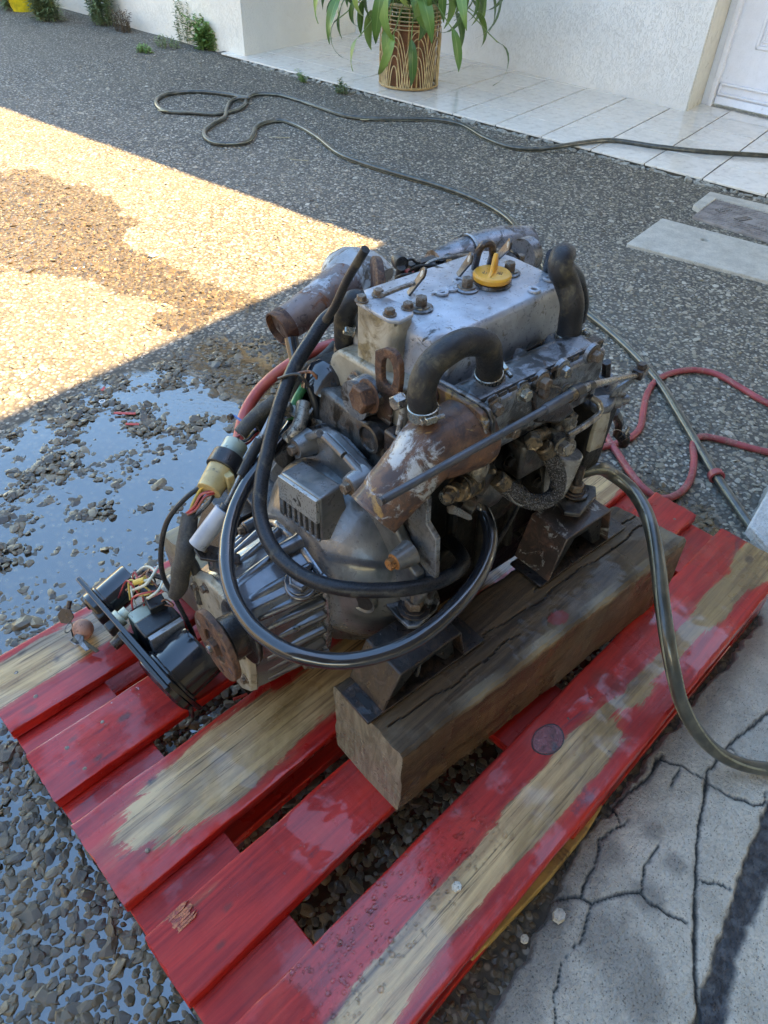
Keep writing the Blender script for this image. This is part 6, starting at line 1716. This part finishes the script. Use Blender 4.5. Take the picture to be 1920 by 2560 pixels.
k0, k1, k2, k3 = [G(a, b, .012) - cl_ for a, b in ((1732, 541), (1783, 497), (2060, 572), (2040, 638))]
ct = NT('pink_rusty_cast_cover')
M['cover_iron'] = ct.done(ct.mix(ct.step(ct.noise(20, 6), .35, .65), (.20, .17, .155), (.33, .285, .26)), .7, 0, ct.bump(ct.noise(120, 4), .4, .002))
MB().hexa([k0 - Z_ * .02, k3 - Z_ * .02, k2 - Z_ * .02, k1 - Z_ * .02, k0, k3, k2, k1]).build('cover_plate', M['cover_iron'], cov, bevel=.002)
st_ = MB()
for i in range(34):
    for j in range(13):
        if 9 < i < 16 and 4 < j < 8: continue
        s, t = (i + .5) / 34, (j + .5) / 13
        p = k0.lerp(k3, s).lerp(k1.lerp(k2, s), t)
        st_.box(p + Z_ * .0012, (.013, .006, .003), Matrix.Rotation((.6 if (i + j) % 2 else -.9), 3, 'Z'))
setp(st_.build('tread_studs', M['cover_iron'], cov), kind='stuff')
for s, t in ((.16, .62), (.36, .5)):
    p = k0.lerp(k3, s).lerp(k1.lerp(k2, s), t)
    MB().box(p + Z_ * .001, (.075, .035, .003), Matrix.Rotation(-.35, 3, 'Z')).build('lifting_recess', M['rust_dark'], cov, bevel=.004)
f_ = [G(a, b, .02) - cl_ for a, b in ((1733, 512), (1775, 478), (2060, 545), (2060, 566), (1792, 494), (1752, 523))]
MB().prism(f_, (0, 0, -.03)).build('cement_frame', M['slab'], cov, bevel=.004, rough=.003)
# white concrete block at the right edge
wb_ = [G(a, b, .03) for a, b in ((1873, 1310), (1925, 1218), (2100, 1330), (2100, 1500), (1960, 1410))]
setp(MB().prism(wb_, (0, 0, -.05)).build('concrete_step', M['slab_white'], None, bevel=.005), kind='structure')

# ------------------------------------------------------------------ planter with its big leaved plant
pl_ = thing('rattan_planter', 'tall round rattan planter with looped arches over a brown pot on the terrace', 'planter', (3.80, 3.52, TZ))
M['rattan'] = grimy('honey_rattan', (.44, .27, .11), [((.24, .12, .05), 30, .6, .08, .6, 0)], .5, 0, .2)
M['rattan_pale'] = grimy('pale_rattan_cane', (.58, .42, .22), [((.3, .18, .08), 40, .64, .06, .6, 0)], .45, 0, .2)
M['terracotta'] = grimy('dark_terracotta', (.22, .085, .04), [((.1, .04, .02), 12, .6, .08, .6, 0)], .7, 0, .2)
RP = .185; HP = .44
MB().lathe((0, 0, .01), Z_, [(.150, 0), (.168, .33), (.172, .34), (.160, .34), (.15, .30)], 40, cap=False).build('inner_pot', M['terracotta'], pl_)
MB().lathe((0, 0, .28), Z_, [(.155, 0), (.001, .005)], 24, cap=False).build('soil', M['dark_iron'], pl_)
def rp(t, z, r=RP): return Vector((r * math.cos(t), r * math.sin(t), z))
MB().tube([rp(t, HP) for t in [2 * math.pi * k / 48 for k in range(49)]], .0085, 10, smooth=False).build('rim', M['rattan_pale'], pl_)
MB().tube([rp(t, .012) for t in [2 * math.pi * k / 48 for k in range(49)]], .008, 10, smooth=False).build('rim', M['rattan'], pl_)
for z in (.425, .405, .385, .363, .342, .320):
    MB().tube([rp(t, z) for t in [2 * math.pi * k / 48 for k in range(49)]], .0035, 6, smooth=False).build('hoop', M['rattan_pale'], pl_)
for k in range(18):
    t = 2 * math.pi * k / 18
    MB().tube([rp(t, .012, RP - .007), rp(t, HP, RP - .007)], .0055, 6, smooth=False).build('upright', M['rattan'], pl_)
for k in range(8):
    t0 = 2 * math.pi * (k + .3) / 8
    for j, (hw, top) in enumerate(((.52, .315), (.43, .28), (.34, .235), (.25, .185), (.16, .13))):
        q_ = [rp(t0 + s * hw, .012 + (top - .012) * (1 - abs(s) ** 2.6), RP + .003 + .0012 * (k % 2)) for s in [i / 9 - 1 for i in range(19)]]
        MB().tube(q_, .0030, 6, smooth=False).build('arch', M['rattan_pale'], pl_)
plant = thing('leafy_plant', 'big drooping green leaved plant growing out of the rattan planter', 'plant', (3.80, 3.52, .30))
lfm = NT('glossy_green_leaf')
oi_ = lfm.n.new('ShaderNodeObjectInfo')
lc = lfm.ramp(oi_.outputs['Random'], [(0, (.05, .12, .03)), (.5, (.08, .18, .04)), (.85, (.14, .25, .06)), (1, (.22, .32, .09))])
sepx = lfm.n.new('ShaderNodeSeparateXYZ'); uvn = lfm.attr('rib')
lc = lfm.mix(lfm.math('MULTIPLY', lfm.step(uvn, .8, 1.0), .6), lc, (.22, .32, .10))
M['leaf'] = lfm.done(lc, .38, 0, lfm.bump(lfm.noise(40, 4), .2, .003), spec=.4)
M['leaf'].node_tree.nodes['Principled BSDF'].inputs['Subsurface Weight'].default_value = 0
M['stalk'] = grimy('green_stalk', (.16, .25, .07), [((.25, .27, .10), 20, .6, .08, .5, 0)], .45, 0, .1)
def leaf_mesh(L, Wd, droop, twist, fold=.25, n=9):
    vs_, fs_, rib = [], [], []
    p = Vector(); ang = .3
    for i in range(n + 1):
        s = i / n
        wd = Wd * math.sin(math.pi * min(1, (s * .93 + .04)) ** .8) * (1 - .15 * s)
        for j, t in enumerate((-1, -.5, 0, .5, 1)):
            z = abs(t) * wd * fold + math.sin(s * 9 + t) * .004
            vs_.append(p + Vector((0, t * wd, z)) + Vector((0, 0, 0)))
            rib.append(1.0 if t == 0 else 0.0)
        ang -= droop / n
        p = p + Vector((math.cos(ang), 0, math.sin(ang))) * (L / n)
    for i in range(n):
        for j in range(4):
            a = i * 5 + j
            fs_.append((a, a + 1, a + 6, a + 5))
    me = bpy.data.meshes.new('leaf')
    me.from_pydata([tuple(v) for v in vs_], [], fs_)
    a = me.attributes.new('rib', 'FLOAT', 'POINT'); a.data.foreach_set('value', np.array(rib, dtype=np.float32))
    me.polygons.foreach_set('use_smooth', [True] * len(me.polygons))
    me.materials.append(M['leaf'])
    return me
LM = [leaf_mesh(.24, .028, 1.5, 0), leaf_mesh(.28, .036, 2.0, 0), leaf_mesh(.20, .026, 1.1, 0), leaf_mesh(.26, .024, 2.4, 0)]
random.seed(21)
for k in range(140):
    az = random.uniform(0, 2 * math.pi)
    hgt = random.uniform(.22, .55)
    out = random.uniform(.12, .55) if k > 24 else random.uniform(.30, .55)
    if k <= 24: hgt = random.uniform(.0, .30)
    b0 = Vector((random.uniform(-.08, .08), random.uniform(-.08, .08), 0))
    d = Vector((math.cos(az), math.sin(az), 0))
    tip = b0 * .5 + d * out + Z_ * hgt
    q_ = [b0, b0.lerp(tip, .45) + Z_ * (.12 + .10 * out), tip]
    MB().tube(q_, .0032, 6, per=5).build('stalk', M['stalk'], plant)
    lo_ = bpy.data.objects.new('leaf', random.choice(LM))
    COL.objects.link(lo_); lo_.parent = plant
    lo_.location = tip
    sc_ = random.uniform(.8, 1.25)
    lo_.scale = (sc_, sc_, sc_)
    lo_.rotation_euler = (random.uniform(-.5, .5), random.uniform(.35, 1.25), az + random.uniform(-.4, .4))
for k in range(40):
    az = random.uniform(0, 6.28); rr = random.uniform(0, .13)
    b0 = Vector((rr * math.cos(az), rr * math.sin(az), 0))
    MB().tube([b0, b0 * 1.3 + Z_ * .2, b0 * 1.9 + Z_ * .45], .003, 5, per=3).build('stalk', M['stalk'], plant)

# ------------------------------------------------------------------ weeds along the wall
M['weed'] = grimy('dull_green_weed', (.17, .24, .10), [((.30, .33, .16), 9, .55, .1, .6, 0)], .6, 0, 0)
M['weed_bright'] = grimy('fresh_green_weed', (.17, .32, .08), [((.28, .40, .13), 12, .55, .1, .6, 0)], .55, 0, 0)
M['weed_dry'] = grimy('dry_brown_weed', (.16, .10, .06), [((.24, .18, .10), 12, .55, .1, .7, 0)], .8, 0, 0)
def weed(name, px, py, h, w, n, mat, lab, leaf=(.03, .006), cat='weed', upright=.3):
    b = G(px, py, .0)
    root = thing(name, lab, cat, b, 0, None)
    stm, lv_ = MB(), MB()
    for k in range(n):
        az = random.uniform(0, 6.28); r0 = w * random.random() ** .5 * .6
        p0 = Vector((math.cos(az) * r0 * .6, math.sin(az) * r0, 0))
        hh_ = h * random.uniform(.45, 1.0) * (1 - .5 * r0 / max(w, .01))
        lean = Vector((random.uniform(-1, .6), random.uniform(-1, 1), 0)) * upright * hh_
        q_ = [p0, p0 + lean * .35 + Z_ * hh_ * .55, p0 + lean + Z_ * hh_]
        stm.tube(q_, .0014, 4, per=2, cap=False)
        for s in np.linspace(.08, 1, max(5, int(hh_ / .010))):
            q = p0 + lean * s ** 1.5 + Z_ * hh_ * s
            for _ in range(2):
                t = random.uniform(0, 6.28); d = Vector((math.cos(t), math.sin(t), random.uniform(-.1, .9))).normalized()
                L_, W2 = leaf[0] * random.uniform(.6, 1.3), leaf[1] * random.uniform(.7, 1.3)
                sd_ = d.cross(Z_).normalized() * W2
                lv_.add([q, q + d * L_ * .45 + sd_, q + d * L_ - Z_ * L_ * .2, q + d * L_ * .45 - sd_], [(0, 1, 2, 3)])
    stm.build('stem', M[mat], root)
    setp(lv_.build('foliage', M[mat], root), kind='stuff')
    return root
weed('weed_clump', 508, 122, .26, .16, 26, 'weed_bright', 'bright leafy weed clump at the foot of the wall corner', (.055, .011))
weed('weed_clump', 470, 108, .36, .16, 20, 'weed', 'tall ragged weeds against the cream wall beside its corner', (.03, .006))
weed('weed_clump', 262, 62, .42, .22, 38, 'weed', 'large bushy grey green weed halfway along the cream wall', (.04, .008))
weed('weed_clump', 308, 78, .20, .16, 30, 'weed_dry', 'dry brown weeds under the large bushy weed', (.02, .006))
weed('weed_clump', 545, 128, .20, .10, 18, 'weed_bright', 'small fresh weed right in front of the wall corner', (.04, .008))
weed('weed_clump', 420, 118, .10, .20, 26, 'weed', 'low creeping weeds on the gravel by the wall', (.02, .006))
weed('weed_clump', 362, 130, .05, .12, 18, 'weed_bright', 'low green tuft in the gravel left of the wall weeds', (.03, .006))
weed('weed_clump', 855, 234, .10, .07, 18, 'weed', 'little weed tuft at the terrace edge left of the planter', (.03, .004))
weed('weed_clump', 758, 206, .08, .05, 10, 'weed_bright', 'tiny weed sprouting at the terrace edge near the wall', (.03, .004), upright=.6)
weed('weed_clump', 120, 50, .40, .24, 40, 'weed', 'tall green weeds in front of the yellow pot', (.10, .006))
weed('weed_clump', 45, 20, .45, .25, 30, 'weed', 'long leaved plant at the upper left corner', (.16, .010))
yp = G(62, 26, 0)
M['yellow_pot'] = grimy('yellow_plastic_pot', (.75, .55, .03), [], .4, 0, .05)
setp(MB().lathe(yp, Z_, [(.10, 0), (.14, .20), (.15, .21), (.15, .24), (.13, .24), (.11, .12), (.02, .10)], 28).build('plastic_pot', M['yellow_pot'], None), 'yellow plastic pot beside the weeds at the far end of the wall', 'pot')
rp_ = G(90, 22, 0)
setp(MB().lathe(rp_, Z_, [(.03, 0), (.045, .05), (.05, .055), (.04, .06), (.01, .03)], 20).build('small_pot', M['terracotta'], None), 'small red pot beside the yellow one', 'pot')

# ------------------------------------------------------------------ litter
def scrap(name, px, py, L_, W2, ang, mat, lab, cat, z=.007, th=.002):
    p = G(px, py, z)
    o = MB().box(Vector(), (L_, W2, th)).build(name, M[mat] if isinstance(mat, str) else mat, None, bevel=th * .3, rough=.0006)
    o.location = p; o.rotation_euler = (random.uniform(-.1, .1), random.uniform(-.1, .1), ang)
    return setp(o, lab, cat)
M['plastic_red'] = grimy('red_paint_flake', (.55, .05, .035), [], .35, 0, .1)
scrap('paint_flake', 312, 1033, .055, .009, -.70, 'plastic_red', 'longer red paint sliver lying in the puddle', 'paint flake')
scrap('paint_flake', 331, 1060, .034, .008, -.68, 'plastic_red', 'shorter red paint sliver lying in the puddle', 'paint flake')
scrap('paint_flake', 258, 972, .016, .007, .6, 'plastic_red', 'tiny red flake at the puddle edge', 'paint flake')
scrap('paint_flake', 601, 1742, .026, .006, -.3, 'plastic_red', 'small red sliver between the second and third boards', 'paint flake')
scrap('paper_scrap', 383, 638, .030, .022, .3, 'slab_white', 'scrap of white paper on the wet sunlit patch', 'paper')
M['straw'] = grimy('dry_straw', (.45, .36, .20), [], .7, 0, .1)
scrap('dead_leaf', 408, 276, .06, .02, -.5, 'straw', 'dry leaf caught on the far loop of the garden hose', 'leaf', .02)
scrap('dead_leaf', 912, 299, .05, .02, -.4, 'straw', 'dry leaf under the garden hose in front of the planter', 'leaf', .012)
scrap('straw', 698, 343, .11, .006, -.45, 'straw', 'straw lying inside the bend of the garden hose', 'straw')
scrap('straw', 748, 400, .09, .004, -.8, 'straw', 'thin straw below the bend of the garden hose', 'straw')
M['washer_white'] = M['slab_white']
pw = G(255, 1004, .008)
setp(annulus(MB(), [pw + Vector((.0085 * math.cos(t), .0085 * math.sin(t), 0)) for t in [k * math.pi / 10 for k in range(20)]], [pw + Vector((.006 * math.cos(t), .006 * math.sin(t), 0)) for t in [k * math.pi / 10 for k in range(20)]], (0, 0, .0015)).build('plastic_ring', M['slab_white'], None), 'tiny white plastic ring in the puddle', 'ring')
pk = G(1760, 598, .0)
for (a, b, s) in ((1312, 2347, .010), (1398, 2289, .016), (1143, 2217, .011)):
    z_ = .018 if a != 1143 else .146
    p = G(a, b, z_)
    o = MB().lathe(Vector(), Z_, [(s * .2, -s * .3), (s * .6, -.1 * s), (s * .5, s * .3), (s * .15, s * .4)], 7).build('pebble', M['slab'], None, rough=s * .2)
    o.location = p
    setp(o, {1312: 'pale pebble in the dark gap beside the concrete', 1398: 'little wet white stone on the concrete edge', 1143: 'pale chip on the near pallet board'}[a], 'pebble')

# the big round knot in the near board: a plug with a dark shrinkage ring
kn = G(1370, 1850, PT)
M['knot'] = grimy('dark_red_knot_wood', (.20, .03, .028), [((.07, .02, .018), 14, .52, .08, .3, 0)], .35, 0, .5, coat=.1)
kk = MB()
kp = [Vector((kn.x + .030 * math.cos(t) * (1 + .04 * math.sin(3 * t)), kn.y + .021 * math.sin(t), PT + .0012)) for t in [k * math.pi / 16 for k in range(32)]]
kc = Vector((kn.x, kn.y, PT + .0012))
kk.prism([kc + (q - kc) * .93 for q in kp], (0, 0, .0008)).build('knot', M['knot'], pallet, bevel=.0004)
annulus(MB(), kp, [kc + (q - kc) * .94 for q in kp], (0, 0, .0004)).build('knot_ring', M['gasket_and_hole_dark'], pallet)
# ------------------------------------------------------------------ water beads standing on the wet boards
wt = NT('clear_water')
M['water'] = wt.done((1, 1, 1), .02, 0, trans=1.0)
wt.b.inputs['IOR'].default_value = 1.33
drops = MB()
random.seed(11)
def drop_field(n, x0, x1, y0, y1, z, mean=.0016):
    for _ in range(n):
        r = min(.0042, random.lognormvariate(math.log(mean), .45))
        x, y = random.uniform(x0, x1), random.uniform(y0, y1)
        drops.lathe((x, y, z - .0003), Z_, [(r, 0), (r * .95, r * .32), (r * .7, r * .58), (r * .3, r * .7)], 8)
drop_field(520, .08, .42, .05, .136, PT + .0008)
drop_field(160, .42, 1.15, .01, .13, PT + .0008, .0011)
drop_field(260, .10, .62, .197, .285, PT + .0008, .0010)
drop_field(160, .05, .5, .52, .61, PT + .0008, .0010)
setp(drops.build('water_drops', M['water'], pallet), kind='stuff')
